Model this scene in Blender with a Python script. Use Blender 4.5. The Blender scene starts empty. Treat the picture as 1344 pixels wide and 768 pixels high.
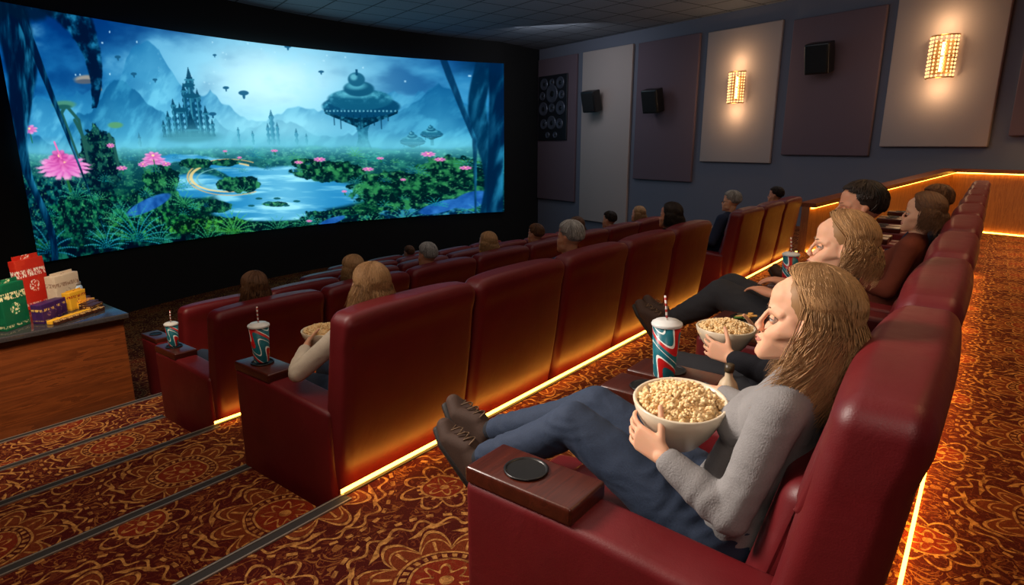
import bpy, bmesh, math, random
import numpy as np
from mathutils import Vector, Matrix, noise
random.seed(7); np.random.seed(7)
scene=bpy.context.scene
col=scene.collection
V=Vector
# ------------------------------------------------------------------ materials
MATS={}
def s2l(c):
    return tuple(((x/12.92) if x<=0.04045 else ((x+0.055)/1.055)**2.4) for x in c)
class NT:
    def __init__(s,name):
        s.m=bpy.data.materials.new(name); s.m.use_nodes=True
        s.t=s.m.node_tree; s.t.nodes.clear()
        s.out=s.t.nodes.new('ShaderNodeOutputMaterial')
    def n(s,typ,inp=None,**kw):
        nd=s.t.nodes.new(typ)
        for k,v in kw.items(): setattr(nd,k,v)
        if inp:
            for k,v in inp.items(): s.put(nd.inputs[k],v)
        return nd
    def put(s,sock,v):
        if isinstance(v,bpy.types.NodeSocket): s.t.links.new(v,sock)
        else:
            if sock.type=='RGBA' and len(v)==3: v=(*v,1)
            sock.default_value=v
    def m_(s,op,a,b=0.0,c=0.0):
        nd=s.n('ShaderNodeMath',operation=op)
        s.put(nd.inputs[0],a); s.put(nd.inputs[1],b); s.put(nd.inputs[2],c)
        return nd.outputs[0]
    def mix(s,f,a,b,mode='MIX'):
        nd=s.n('ShaderNodeMix',data_type='RGBA',blend_type=mode)
        s.put(nd.inputs[0],f); s.put(nd.inputs[6],a); s.put(nd.inputs[7],b)
        return nd.outputs[2]
    def noise(s,vec,scale,detail=3.0,rough=.55,dist=0.0):
        nd=s.n('ShaderNodeTexNoise',{'Scale':scale,'Detail':detail,'Roughness':rough,'Distortion':dist})
        if vec is not None: s.put(nd.inputs['Vector'],vec)
        return nd
    def obj(s): return s.n('ShaderNodeTexCoord').outputs['Object']
    def map(s,vec,scale=(1,1,1),rot=(0,0,0)):
        nd=s.n('ShaderNodeMapping'); s.put(nd.inputs['Vector'],vec)
        nd.inputs['Scale'].default_value=scale; nd.inputs['Rotation'].default_value=rot
        return nd.outputs[0]
    def bump(s,h,strength,dist=0.01):
        nd=s.n('ShaderNodeBump',{'Strength':strength,'Distance':dist,'Height':h}); return nd.outputs[0]
    def pbr(s,color,rough=.5,metal=0.0,normal=None,spec=None,em=None,ems=0.0,**ex):
        p=s.n('ShaderNodeBsdfPrincipled',{'Base Color':color,'Roughness':rough,'Metallic':metal})
        if normal is not None: s.put(p.inputs['Normal'],normal)
        if spec is not None: s.put(p.inputs['Specular IOR Level'],spec)
        if em is not None:
            s.put(p.inputs['Emission Color'],em); s.put(p.inputs['Emission Strength'],ems)
        for k,v in ex.items(): s.put(p.inputs[k.replace('_',' ')],v)
        s.t.links.new(p.outputs[0],s.out.inputs[0]); return s.m
def plain(name,c,rough=.5,metal=0.,nscale=40.,var=.12,bump=.1,spec=None,bd=.002,**ex):
    if name in MATS: return MATS[name]
    N=NT(name); o=N.obj(); nz=N.noise(o,nscale,3.)
    c=s2l(c)
    cc=N.mix(nz.outputs[0],tuple(x*(1-var) for x in c),tuple(min(1,x*(1+var)) for x in c))
    MATS[name]=N.pbr(cc,rough,metal,N.bump(nz.outputs[0],bump,bd),spec,**ex); return MATS[name]
def emis(name,c,s):
    if name in MATS: return MATS[name]
    N=NT(name); nz=N.noise(N.obj(),3.0,1.)
    cc=N.mix(nz.outputs[0],tuple(x*.95 for x in c),c)
    e=N.n('ShaderNodeEmission',{'Color':cc,'Strength':s}); N.t.links.new(e.outputs[0],N.out.inputs[0])
    MATS[name]=N.m; return N.m
def leather(name,c,rough=.46):
    N=NT(name); o=N.obj(); n1=N.noise(o,5.,4.); n2=N.noise(o,260.,2.); n3=N.noise(o,7.,3.,.55,.8)
    c=s2l(c)
    cc=N.mix(n1.outputs[0],tuple(x*.70 for x in c),tuple(x*1.22 for x in c))
    h=N.m_('ADD',N.m_('MULTIPLY',n3.outputs[0],1.0),N.m_('MULTIPLY',n2.outputs[0],.14))
    rr=N.m_('ADD',N.m_('MULTIPLY',n3.outputs[0],.18),rough-.09)
    MATS[name]=N.pbr(cc,rr,0.,N.bump(h,.34,.008),.42); return N.m
def wood(name,c1,c2,rough=.3,axis='Z',scale=3.):
    N=NT(name); o=N.obj()
    sc={'Z':(6,6,.5),'X':(.5,6,6),'Y':(6,.5,6)}[axis]
    v=N.map(o,tuple(x*scale/3 for x in sc))
    nz=N.noise(v,2.5,5.,.6,1.2); n2=N.noise(v,22.,3.)
    f=N.m_('FRACT',N.m_('MULTIPLY',nz.outputs[0],5.))
    f=N.m_('ADD',N.m_('MULTIPLY',f,.6),N.m_('MULTIPLY',n2.outputs[0],.4))
    cc=N.mix(f,s2l(c1),s2l(c2)); h=f
    MATS[name]=N.pbr(cc,rough,0.,N.bump(h,.08,.003)); return N.m
def carpet():
    N=NT('ornate_carpet'); o=N.obj(); sp=N.n('ShaderNodeSeparateXYZ',{0:o}); M=N.m_
    w1=N.noise(o,3.5,2.); w2=N.noise(N.map(o,(1,1,1),(0,0,1.3)),3.5,2.)
    S=1.10
    x=M('ADD',M('MULTIPLY',sp.outputs[0],S),M('MULTIPLY',M('SUBTRACT',w1.outputs[0],.5),.08))
    yz=M('ADD',sp.outputs[1],sp.outputs[2])
    y=M('ADD',M('MULTIPLY',yz,S),M('MULTIPLY',M('SUBTRACT',w2.outputs[0],.5),.08))
    B=lambda e,w: M('LESS_THAN',M('ABSOLUTE',e),w)
    AND=lambda a,b: M('MULTIPLY',a,b)
    def OR(*a):
        r=a[0]
        for q in a[1:]: r=M('MAXIMUM',r,q)
        return r
    def cell(ox):
        u=M('SUBTRACT',M('FRACT',M('ADD',x,ox)),.5); v=M('SUBTRACT',M('FRACT',M('ADD',y,ox)),.5)
        return M('SQRT',M('ADD',M('MULTIPLY',u,u),M('MULTIPLY',v,v))),M('ARCTAN2',v,u)
    def T(fn,th,k,ph=0.): return M(fn,M('ADD',M('MULTIPLY',th,k),ph))
    r,th=cell(0.)
    pet=M('ABSOLUTE',T('SINE',th,5.)); pc=M('ABSOLUTE',T('COSINE',th,5.))
    swirl=M('SINE',M('ADD',M('MULTIPLY',th,10.),M('MULTIPLY',r,62.)))
    A=OR(M('LESS_THAN',r,.028),
      B(M('SUBTRACT',r,M('ADD',.082,M('MULTIPLY',T('COSINE',th,8.),.024))),.0085),
      B(M('SUBTRACT',r,.142),.006),
      AND(B(M('SUBTRACT',r,.168),.013),M('GREATER_THAN',T('SINE',th,26.),.0)),
      B(M('SUBTRACT',r,.194),.006),
      B(M('SUBTRACT',r,M('ADD',.225,M('MULTIPLY',pet,.125))),.010),
      B(M('SUBTRACT',r,M('ADD',.215,M('MULTIPLY',pet,.080))),.0055),
      AND(M('LESS_THAN',pc,.13),B(M('SUBTRACT',r,.245),.035)),
      B(M('SUBTRACT',r,M('ADD',.415,M('MULTIPLY',T('SINE',th,20.),.020))),.008),
      AND(AND(M('GREATER_THAN',swirl,.55),B(M('SUBTRACT',r,.37),.032)),M('GREATER_THAN',r,M('ADD',.25,M('MULTIPLY',pet,.125)))),
      AND(B(M('SUBTRACT',r,.46),.010),M('GREATER_THAN',T('SINE',th,36.),.1)))
    r2,th2=cell(.5); p2=M('ABSOLUTE',T('SINE',th2,4.))
    Bm=OR(M('LESS_THAN',r2,.022),B(M('SUBTRACT',r2,M('ADD',.062,M('MULTIPLY',T('COSINE',th2,6.),.022))),.008),B(M('SUBTRACT',r2,.108),.006),
      B(M('SUBTRACT',r2,M('ADD',.135,M('MULTIPLY',p2,.07))),.009),AND(B(M('SUBTRACT',r2,.120),.010),M('GREATER_THAN',T('SINE',th2,20.),.2)))
    inA=M('LESS_THAN',r,.475); inB=AND(M('LESS_THAN',r2,.225),M('SUBTRACT',1.,inA))
    gold=OR(AND(A,inA),AND(Bm,inB))
    free=AND(M('SUBTRACT',1.,inA),M('SUBTRACT',1.,inB))
    cb=N.n('ShaderNodeCombineXYZ',{0:x,1:y,2:0.})
    wv=N.noise(cb.outputs[0],7.5,2.,.5,1.5)
    vine=B(M('SUBTRACT',M('FRACT',M('MULTIPLY',wv.outputs[0],6.)),.5),.12)
    wv2=N.noise(cb.outputs[0],13.,2.,.5,1.4); leaf=B(M('SUBTRACT',M('FRACT',M('MULTIPLY',wv2.outputs[0],3.)),.5),.09)
    mott=N.noise(cb.outputs[0],32.,3.)
    core=OR(M('LESS_THAN',r,.135),AND(M('LESS_THAN',r2,.10),inB))
    petf=AND(M('LESS_THAN',r,M('ADD',.215,M('MULTIPLY',pet,.120))),M('GREATER_THAN',r,.19))
    big=N.noise(o,.9,2.)
    ground=N.mix(big.outputs[0],s2l((.21,.05,.042)),s2l((.33,.08,.058)))
    c=N.mix(core,ground,s2l((.44,.13,.065))); c=N.mix(petf,c,s2l((.40,.16,.07)))
    c=N.mix(AND(leaf,.5),c,s2l((.48,.24,.12)))
    c=N.mix(AND(vine,AND(free,.85)),c,s2l((.54,.33,.16)))
    gcol=N.mix(M('SMOOTH_MIN',M('MULTIPLY',M('MAXIMUM',M('SUBTRACT',mott.outputs[0],.30),0.),3.2),1.,.1),s2l((.34,.15,.07)),s2l((.76,.54,.29)))
    c=N.mix(M('MULTIPLY',gold,.90),c,gcol)
    fib=N.noise(o,200.,3.); c=N.mix(.75,c,fib.outputs[0],'OVERLAY')
    h=M('ADD',M('MULTIPLY',fib.outputs[0],.8),M('MULTIPLY',gold,.3))
    MATS['carpet']=N.pbr(c,.95,0.,N.bump(h,.6,.01),.1); return N.m
def ceil_mat():
    N=NT('ceiling_tiles'); o=N.obj(); v=N.map(o,(1,1,1),(0,0,.29)); sp=N.n('ShaderNodeSeparateXYZ',{0:v})
    def ln(a): return N.m_('LESS_THAN',N.m_('FRACT',N.m_('MULTIPLY',a,1/.9)),.045)
    l=N.m_('MAXIMUM',ln(sp.outputs[0]),ln(sp.outputs[1])); nz=N.noise(o,30.,3.)
    c=N.mix(nz.outputs[0],s2l((.38,.39,.42)),s2l((.48,.49,.52))); c=N.mix(l,c,s2l((.13,.13,.14)))
    return N.pbr(c,.8,0.,N.bump(nz.outputs[0],.2,.01))
def cup_mat():
    N=NT('cup_swirl_print'); o=N.obj(); sp=N.n('ShaderNodeSeparateXYZ',{0:o})
    th=N.m_('ARCTAN2',sp.outputs[1],sp.outputs[0])
    a=N.m_('ADD',N.m_('MULTIPLY',sp.outputs[2],24.),N.m_('MULTIPLY',N.m_('SINE',N.m_('ADD',N.m_('MULTIPLY',th,2.),N.m_('MULTIPLY',sp.outputs[2],30.))),1.1))
    f=N.m_('FRACT',N.m_('MULTIPLY',a,.32))
    red=N.m_('LESS_THAN',f,.26); wh=N.m_('LESS_THAN',N.m_('ABSOLUTE',N.m_('SUBTRACT',f,.3)),.04)
    wh2=N.m_('LESS_THAN',N.m_('ABSOLUTE',N.m_('SUBTRACT',f,.7)),.025)
    nz=N.noise(o,60.,2.)
    c=N.mix(nz.outputs[0],s2l((.05,.36,.42)),s2l((.10,.45,.50)))
    c=N.mix(red,c,s2l((.75,.10,.10))); c=N.mix(N.m_('MAXIMUM',wh,wh2),c,s2l((.9,.92,.9)))
    return N.pbr(c,.35)
def knit(name,c):
    N=NT(name); o=N.obj()
    nz=N.noise(o,170.,2.); n2=N.noise(o,9.,3.); v=N.n('ShaderNodeTexVoronoi',{'Vector':N.map(o,(1,1,.6)),'Scale':300.})
    c=s2l(c); cc=N.mix(n2.outputs[0],tuple(x*.86 for x in c),tuple(min(1,x*1.08) for x in c))
    cc=N.mix(N.m_('MULTIPLY',nz.outputs[0],.35),cc,tuple(x*.45 for x in c))
    h=N.m_('SUBTRACT',nz.outputs[0],N.m_('MULTIPLY',v.outputs[0],.8))
    MATS[name]=N.pbr(cc,.9,0.,N.bump(h,.45,.002),.15); return N.m
def skin(name,c):
    N=NT(name); o=N.obj(); n1=N.noise(o,14.,3.); n2=N.noise(o,260.,2.)
    c=s2l(c); cc=N.mix(n1.outputs[0],tuple(x*y for x,y in zip(c,(1.0,.90,.86))),tuple(x*1.04 for x in c))
    MATS[name]=N.pbr(cc,.58,0.,N.bump(n2.outputs[0],.06,.001),.25,Subsurface_Weight=.15,Subsurface_Scale=.012); return N.m
def hairm(name,c,c2=None):
    N=NT(name); a=N.n('ShaderNodeAttribute',attribute_name='lock'); o=N.obj()
    c=s2l(c); c2=s2l(c2) if c2 else tuple(min(1,x*2.0) for x in c)
    nz=N.noise(N.map(o,(1,1,.15)),220.,2.)
    f=N.m_('ADD',N.m_('MULTIPLY',a.outputs[2],.85),N.m_('MULTIPLY',nz.outputs[0],.15))
    cc=N.mix(f,tuple(x*.7 for x in c),c2)
    MATS[name]=N.pbr(cc,.55,0.,None,.3); return N.m

LEA=leather('burgundy_leather',(.39,.072,.092))
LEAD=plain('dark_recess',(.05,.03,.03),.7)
PIPE=plain('leather_piping',(.25,.045,.055),.45)
CARP=carpet(); CEIL=ceil_mat()
WOODC=wood('console_walnut',(.20,.075,.045),(.33,.13,.08),.28,'X')
WOODK=wood('cherry_wood_panel',(.31,.145,.068),(.53,.28,.13),.34,'X',2.)
WOODP=wood('partition_oak',(.44,.25,.13),(.62,.40,.22),.45,'Z',3.)
GRAN=plain('dark_granite',(.22,.21,.22),.10,0,90.,.6,.02)
BLK=plain('matte_black_fabric',(.018,.018,.022),.9,0,60,.2,.2)
BLKP=plain('black_plastic',(.07,.07,.075),.35)
BLKD=plain('deep_black',(.012,.012,.012),.5)
WALL=plain('slate_wall_paint',(.40,.40,.445),.8,0,120,.08,.15)
BEIGE=plain('beige_fabric_panel',(.66,.59,.56),.95,0,300,.12,.4)
MAUVE=plain('mauve_fabric_panel',(.39,.315,.345),.95,0,300,.14,.4)
METAL=plain('brushed_nosing_metal',(.62,.58,.54),.45,.6)
NOSE=plain('dark_nosing_rubber',(.13,.11,.11),.7)
LED=emis('warm_led',(1.,.44,.045),15.)
CRYS=emis('lit_crystal',(1.,.52,.20),2.2)
BRASS=plain('brass',(.75,.55,.3),.3,.9)
CREAM=plain('cream_ceramic',(.86,.80,.70),.3,0,20,.04,.02)
CUP=cup_mat(); WHITE=plain('white_plastic',(.85,.85,.84),.35,0,40,.05)
def popm():
    N=NT('popcorn_fluff'); o=N.obj(); nz=N.noise(o,60.,3.)
    c=N.mix(nz.outputs[0],s2l((.84,.60,.26)),s2l((.98,.93,.76))); return N.pbr(c,.8,0.,N.bump(nz.outputs[0],.4,.003))
POP=popm()
# ------------------------------------------------------------------ helpers
def mkmesh(name,verts,faces,mats,smooth=True,midx=None):
    me=bpy.data.meshes.new(name); me.from_pydata([tuple(v) for v in verts],[],faces); 
    for m in (mats if isinstance(mats,(list,tuple)) else [mats]): me.materials.append(m)
    if smooth: me.polygons.foreach_set('use_smooth',[True]*len(me.polygons))
    if midx: me.polygons.foreach_set('material_index',midx)
    me.update(); return me
def add(name,me,parent=None,loc=(0,0,0),mat=None,label=None):
    ob=bpy.data.objects.new(name,me); col.objects.link(ob); ob.location=loc
    if parent: ob.parent=parent
    if mat is not None and me is not None and len(ob.material_slots):
        ob.material_slots[0].link='OBJECT'; ob.material_slots[0].material=mat
    if label: ob['label']=label
    return ob
def tag(ob,label,cat,group=None,kind=None):
    ob['label']=label; ob['category']=cat
    if group: ob['group']=group
    if kind: ob['kind']=kind
    return ob
def thing(name,label,cat,loc=(0,0,0),rz=0,group=None):
    e=bpy.data.objects.new(name,None); e.empty_display_size=.1; col.objects.link(e); e.location=loc; e.rotation_euler=(0,0,rz)
    return tag(e,label,cat,group)
def struct(name,me,label=None):
    ob=add(name,me); ob['kind']='structure'
    if label: ob['label']=label
    return ob
def copytree(root,loc,rz=None):
    r=root.copy(); col.objects.link(r); r.location=loc
    if rz is not None: r.rotation_euler=(0,0,rz)
    def rec(a,b):
        for c in a.children:
            k=c.copy(); col.objects.link(k); k.parent=b; k.matrix_parent_inverse=c.matrix_parent_inverse.copy(); rec(c,k)
    rec(root,r); return r
def rbox(sx,sy,sz,r,c=(0,0,0),n=(3,3,3),fn=None,rs=3):
    L=[];
    for s,k in zip((sx,sy,sz),n):
        h=s/2; rr=min(r,h*.98)
        L.append((np.concatenate([np.linspace(-h,-(h-rr),rs+1)[:-1],np.linspace(-(h-rr),h-rr,k+1),np.linspace(h-rr,h,rs+1)[1:]]),h,rr))
    idx={}; vs=[]; fs=[]
    def vid(i,j,k):
        key=(i,j,k)
        if key in idx: return idx[key]
        p=[L[0][0][i],L[1][0][j],L[2][0][k]]; cc=[max(-(L[a][1]-r),min(L[a][1]-r,p[a])) if L[a][1]>r else 0 for a in range(3)]
        d=V([p[a]-cc[a] for a in range(3)]); q=V(cc)+ (d.normalized()*min(r,max(d.length,1e-9)) if d.length>1e-9 else d)
        q=V([q[a]+c[a] for a in range(3)])
        if fn: q=V(fn(*q))
        idx[key]=len(vs); vs.append(q); return idx[key]
    nx,ny,nz=[len(l[0])-1 for l in L]
    for (I,sg) in ((nx,1),(0,-1)):
        for j in range(ny):
            for k in range(nz):
                f=[vid(I,j,k),vid(I,j+1,k),vid(I,j+1,k+1),vid(I,j,k+1)]; fs.append(f if sg>0 else f[::-1])
    for (J,sg) in ((ny,1),(0,-1)):
        for i in range(nx):
            for k in range(nz):
                f=[vid(i,J,k),vid(i,J,k+1),vid(i+1,J,k+1),vid(i+1,J,k)]; fs.append(f if sg>0 else f[::-1])
    for (K,sg) in ((nz,1),(0,-1)):
        for i in range(nx):
            for j in range(ny):
                f=[vid(i,j,K),vid(i+1,j,K),vid(i+1,j+1,K),vid(i,j+1,K)]; fs.append(f if sg>0 else f[::-1])
    return vs,fs
def box(x0,x1,y0,y1,z0,z1):
    vs=[V(p) for p in ((x0,y0,z0),(x1,y0,z0),(x1,y1,z0),(x0,y1,z0),(x0,y0,z1),(x1,y0,z1),(x1,y1,z1),(x0,y1,z1))]
    return vs,[[0,3,2,1],[4,5,6,7],[0,1,5,4],[1,2,6,5],[2,3,7,6],[3,0,4,7]]
def lathe(prof,seg=32,c=(0,0,0)):
    vs=[];fs=[]
    for (r,z) in prof:
        for i in range(seg):
            a=2*math.pi*i/seg; vs.append(V((c[0]+r*math.cos(a),c[1]+r*math.sin(a),c[2]+z)))
    for k in range(len(prof)-1):
        for i in range(seg):
            j=(i+1)%seg; fs.append([k*seg+i,k*seg+j,(k+1)*seg+j,(k+1)*seg+i])
    return vs,fs
def tube(pts,rad,seg=8,flat=1.0,cap=True):
    pts=[V(p) for p in pts]; vs=[];fs=[]; n=len(pts)
    rads=rad if isinstance(rad,(list,tuple)) else [rad]*n
    up=V((0.13,.21,1)).normalized()
    for i,p in enumerate(pts):
        t=(pts[min(i+1,n-1)]-pts[max(i-1,0)]).normalized()
        a=t.cross(up); 
        if a.length<1e-3: a=t.cross(V((1,0,0)))
        a.normalize(); b=t.cross(a)
        for k in range(seg):
            th=2*math.pi*k/seg; vs.append(p+(a*math.cos(th)+b*math.sin(th)*flat)*rads[i])
    for i in range(n-1):
        for k in range(seg):
            j=(k+1)%seg; fs.append([i*seg+k,i*seg+j,(i+1)*seg+j,(i+1)*seg+k])
    if cap: fs.append(list(range(seg))[::-1]); fs.append([(n-1)*seg+k for k in range(seg)])
    return vs,fs
def join(*parts):
    vs=[];fs=[]
    for v,f in parts:
        o=len(vs); vs+=list(v); fs+=[[i+o for i in q] for q in f]
    return vs,fs
# ------------------------------------------------------------------ room
WX0=14.3; WD=V((.284,.959,0)).normalized(); WN=V((-WD.y,WD.x,0)); WANG=math.atan2(WD.y,WD.x)
def wallpt(t,off,z): 
    p=V((WX0,0,0))+WD*t+WN*off; return (p.x,p.y,z)
FL=[0,-.30,-.66,-1.05,-1.40,-1.75]
AX0,AM=1.08,.93; BX0,BM=1.55,.885; CX0,CM=1.84,.89; DX0=2.40; EX0=4.8
XS=[1.49,1.78,2.34]
XR=19.;XL=-2.6;YF=15.
tiers=[(XL,XR,-3.5,2.13,0),
 (XS[0],XR,2.13,3.93,FL[1]),(XL,XS[0],2.13,3.0,-.15),(XL,XS[0],3.0,3.93,-.30),
 (XS[1],XR,3.93,5.73,FL[2]),(XL,XS[1],3.93,4.8,-.48),(XL,XS[1],4.8,5.73,-.66),
 (XS[2],XR,5.73,7.45,FL[3]),(XL,XS[2],5.73,6.10,-.85),(XL,XS[2],6.10,7.45,-1.05),
 (XL,XR,7.45,9.2,FL[4]),(XL,XR,9.2,YF,FL[5])]
for i,(a,b,c,d,z) in enumerate(tiers):
    v,f=box(a,b,c,d,-2.0,z); struct('floor',mkmesh('floor',v,f,CARP,False),'ornate red and gold patterned carpet tier')
k=1
for (a,b,y,z) in ((XL,XS[0],2.13,0),(XL,XS[0],3.0,-.15),(XL,XS[1],3.93,-.30),(XL,XS[1],4.8,-.48),(XL,XS[2],5.73,-.66),(XL,XS[2],6.10,-.85)):
    v,f=box(a,b,y-.060,y+.004,z-.03,z+.004); struct('trim_%d'%k,mkmesh('trim',v,f,NOSE,False),'dark rubber stair nosing'); k+=1
    for q in (-.060,-.008):
        v,f=box(a,b,y+q-.004,y+q+.004,z,z+.007); struct('trim_%d'%k,mkmesh('trim',v,f,METAL,False),'thin pale metal stair edge strip'); k+=1
for (a,y,z) in ((XS[0],2.13,0),(XS[1],3.93,-.3),(XS[2],5.73,-.66)):
    v,f=box(a,9.7,y-.02,y+.002,z,z+.006); struct('trim_%d'%k,mkmesh('trim',v,f,NOSE,False),'platform edging'); k+=1
CZ=4.7
def xw(y): return WX0+WD.x/WD.y*y
v,f=box(XL,XR,-3.5,YF,CZ,CZ+.1); struct('ceiling',mkmesh('ceiling',v,f,CEIL,False),'dark grey tiled ceiling')
pa=V((xw(-3.6),-3.6,0));pb=V((xw(YF),YF,0)); 
vs=[];o=-WN*.15
for p in (pa,pb,pb+o,pa+o):
    vs+= [V((p.x,p.y,-2.)),V((p.x,p.y,CZ))]
struct('wall_right',mkmesh('wall_right',vs,[[0,2,3,1],[2,4,5,3],[4,6,7,5],[6,0,1,7],[1,3,5,7],[0,6,4,2]],WALL,False),'slate grey painted side wall')
v,f=box(XL-.15,XL,-3.5,YF,-2,CZ); struct('wall_left',mkmesh('wall_left',v,f,WALL,False))
v,f=box(XL-.15,14,-3.65,-3.5,-2,CZ); struct('wall_back',mkmesh('wall_back',v,f,WALL,False))
SX0,SX1,SCV=3.15,15.95,1.35
def scurve(x):
    u=(x-SX0)/(SX1-SX0)
    return 12.7+SCV*max(0,1-(2*u-1)**2)
xs=np.linspace(XL,18.3,90); vs=[];fs=[]
for x in xs:
    y=scurve(x)+.16; vs+=[V((x,y,-1.76)),V((x,y,CZ))]
for i in range(89): fs.append([2*i,2*i+2,2*i+3,2*i+1])
struct('wall_front',mkmesh('wall_front',vs,fs,BLK,True),'matte black curved masking wall around the screen')
# ------------------------------------------------------------------ screen picture
NX_,NV_=960,430
S,VV=np.meshgrid(np.linspace(0,1,NX_),np.linspace(0,1,NV_))
U=S/(2-S)
PX=20+640*S; YB=345-68*S; YT=-4+87*S+9*np.sin(np.pi*S); PY=YB+(YT-YB)*VV
def h2(ix,iy,seed): 
    n=(ix*374761393+iy*668265263+seed*982451653)&0x7fffffff
    n=((n^(n>>13))*1274126177)&0x7fffffff
    return ((n^(n>>16))&0xffff)/65535.
def vn(x,y,seed=0):
    ix=np.floor(x).astype(np.int64);iy=np.floor(y).astype(np.int64);fx=x-ix;fy=y-iy
    fx=fx*fx*(3-2*fx);fy=fy*fy*(3-2*fy)
    a=h2(ix,iy,seed);b=h2(ix+1,iy,seed);c=h2(ix,iy+1,seed);d=h2(ix+1,iy+1,seed)
    return (a*(1-fx)+b*fx)*(1-fy)+(c*(1-fx)+d*fx)*fy
def fbm(x,y,sc,seed=0,oc=4):
    t=0;a=.5;s=0
    for o in range(oc): t=t+a*vn(x/sc*2**o,y/sc*2**o,seed+o*17); s+=a; a*=.5
    return t/s
def sst(a,b,x): 
    t=np.clip((x-a)/(b-a),0,1); return t*t*(3-2*t)
IMG=np.zeros(PX.shape+(3,))
def lay(mask,c):
    global IMG
    m=np.clip(mask,0,1)[...,None]; c=np.array(c) if not isinstance(c,np.ndarray) else c
    IMG=IMG*(1-m)+c*m
def mixc(a,b,t): 
    t=np.clip(t,0,1)[...,None]; return np.array(a)*(1-t)+np.array(b)*t
def blur(A,sg):
    P=int(sg*3)+1; B=np.pad(A,((P,P),(P,P),(0,0)),mode='edge'); fy=np.fft.fftfreq(B.shape[0])[:,None];fx=np.fft.rfftfreq(B.shape[1])[None,:]
    G=np.exp(-2*np.pi**2*sg**2*(fx**2+fy**2)); out=np.stack([np.fft.irfft2(np.fft.rfft2(B[...,c])*G,s=B.shape[:2]) for c in range(3)],-1)
    return out[P:-P,P:-P]
def ell(cx,cy,rx,ry,soft=.12): 
    d=np.sqrt(((PX-cx)/rx)**2+((PY-cy)/ry)**2); return 1-sst(1-soft,1+soft,d)
g=np.clip(PY/190,0,1)
IMG[:]=mixc((.04,.20,.43),(.20,.58,.78),g)
gl=np.exp(-(((PX-400)/130)**2+((PY-105)/66)**2)); cl=fbm(PX,PY*1.9,70,3,5)
lay(.5*np.exp(-(((PX-400)/210)**2+((PY-110)/95)**2)),(.42,.78,.90)); lay(.9*gl,(.80,.96,.99)); lay(sst(.5,.75,cl)*.55*np.clip(1.2-PY/200,0,1),(.55,.83,.94)); lay(sst(.56,.3,cl)*.5*(1-gl),(.03,.15,.36))
stars=(h2(np.floor(PX/2.2).astype(int),np.floor(PY/2.2).astype(int),5)>.995)&(PY<110); lay(stars*.7*(1-gl),(.8,.95,1))
def ridge(base,amp,sc,seed,c,haze,extra=0,op=.85):
    r=base-amp*(1-np.abs(2*fbm(PX,PX*0,sc,seed,5)-1))-extra
    m=sst(0,3,PY-r); tex=fbm(PX+PY*.6,PY*.7,14,seed+3,4)
    lay(m*op,mixc(c,haze,sst(.4,.75,tex)*.5+np.clip((PY-r)/120,0,.7)))
ridge(185,60,95,11,(.15,.43,.62),(.44,.77,.89),85*np.exp(-((PX-215)/55)**2)+10,.75)
ridge(195,45,70,23,(.09,.33,.51),(.31,.66,.80),55*np.exp(-((PX-180)/50)**2)+45*np.exp(-((PX-600)/60)**2),.82)
lay(.6*np.exp(-((PY-165)/26)**2)*np.exp(-((PX-400)/130)**2),(.68,.94,.98))
def tower(x,top,w,base,c=(.08,.26,.37),cap=True):
    body=(np.abs(PX-x)<w/2*(1+.25*np.sin(PY*.8)))&(PY>top+w*1.4)&(PY<base); lay(body*.92,mixc(c,(.2,.48,.58),sst(.5,.8,fbm(PX,PY,3,31,2))*.6))
    roof=(np.abs(PX-x)<(PY-top)*.28)&(PY>top)&(PY<top+w*1.6); lay(roof*.92,tuple(k*.85 for k in c))
    lay(((np.abs(PX-x+w*.22)<w*.12)&(PY>top+w*1.6)&(PY<base))*.5,(.34,.68,.76))
    if cap: lay(((np.abs(PX-x)<w*.72)&(np.abs(PY-top-w*1.7)<1.2))*.9,(.20,.46,.56))
for (x,t,w) in ((252,140,6),(262,124,6),(271,130,8),(280,104,7),(290,84,10),(299,112,7),(308,134,7),(316,152,5),(244,152,5),(285,140,16)): tower(x,t,w,176)
lay(ell(288,108,9,3),(.10,.30,.40)); lay(ell(290,122,13,3),(.10,.30,.40)); lay(ell(272,140,12,3),(.10,.30,.40))
lay(ell(282,176,40,8,.4)*.85,(.11,.30,.37)); lay(.45*np.exp(-((PY-172)/12)**2)*np.exp(-((PX-285)/60)**2),(.46,.78,.85))
for (x,t,w) in ((400,140,6),(394,158,4),(407,157,4),(372,168,3),(432,165,4),(352,163,3),(205,168,5),(445,172,3)): tower(x,t,w,188,(.24,.50,.62),False)
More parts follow.
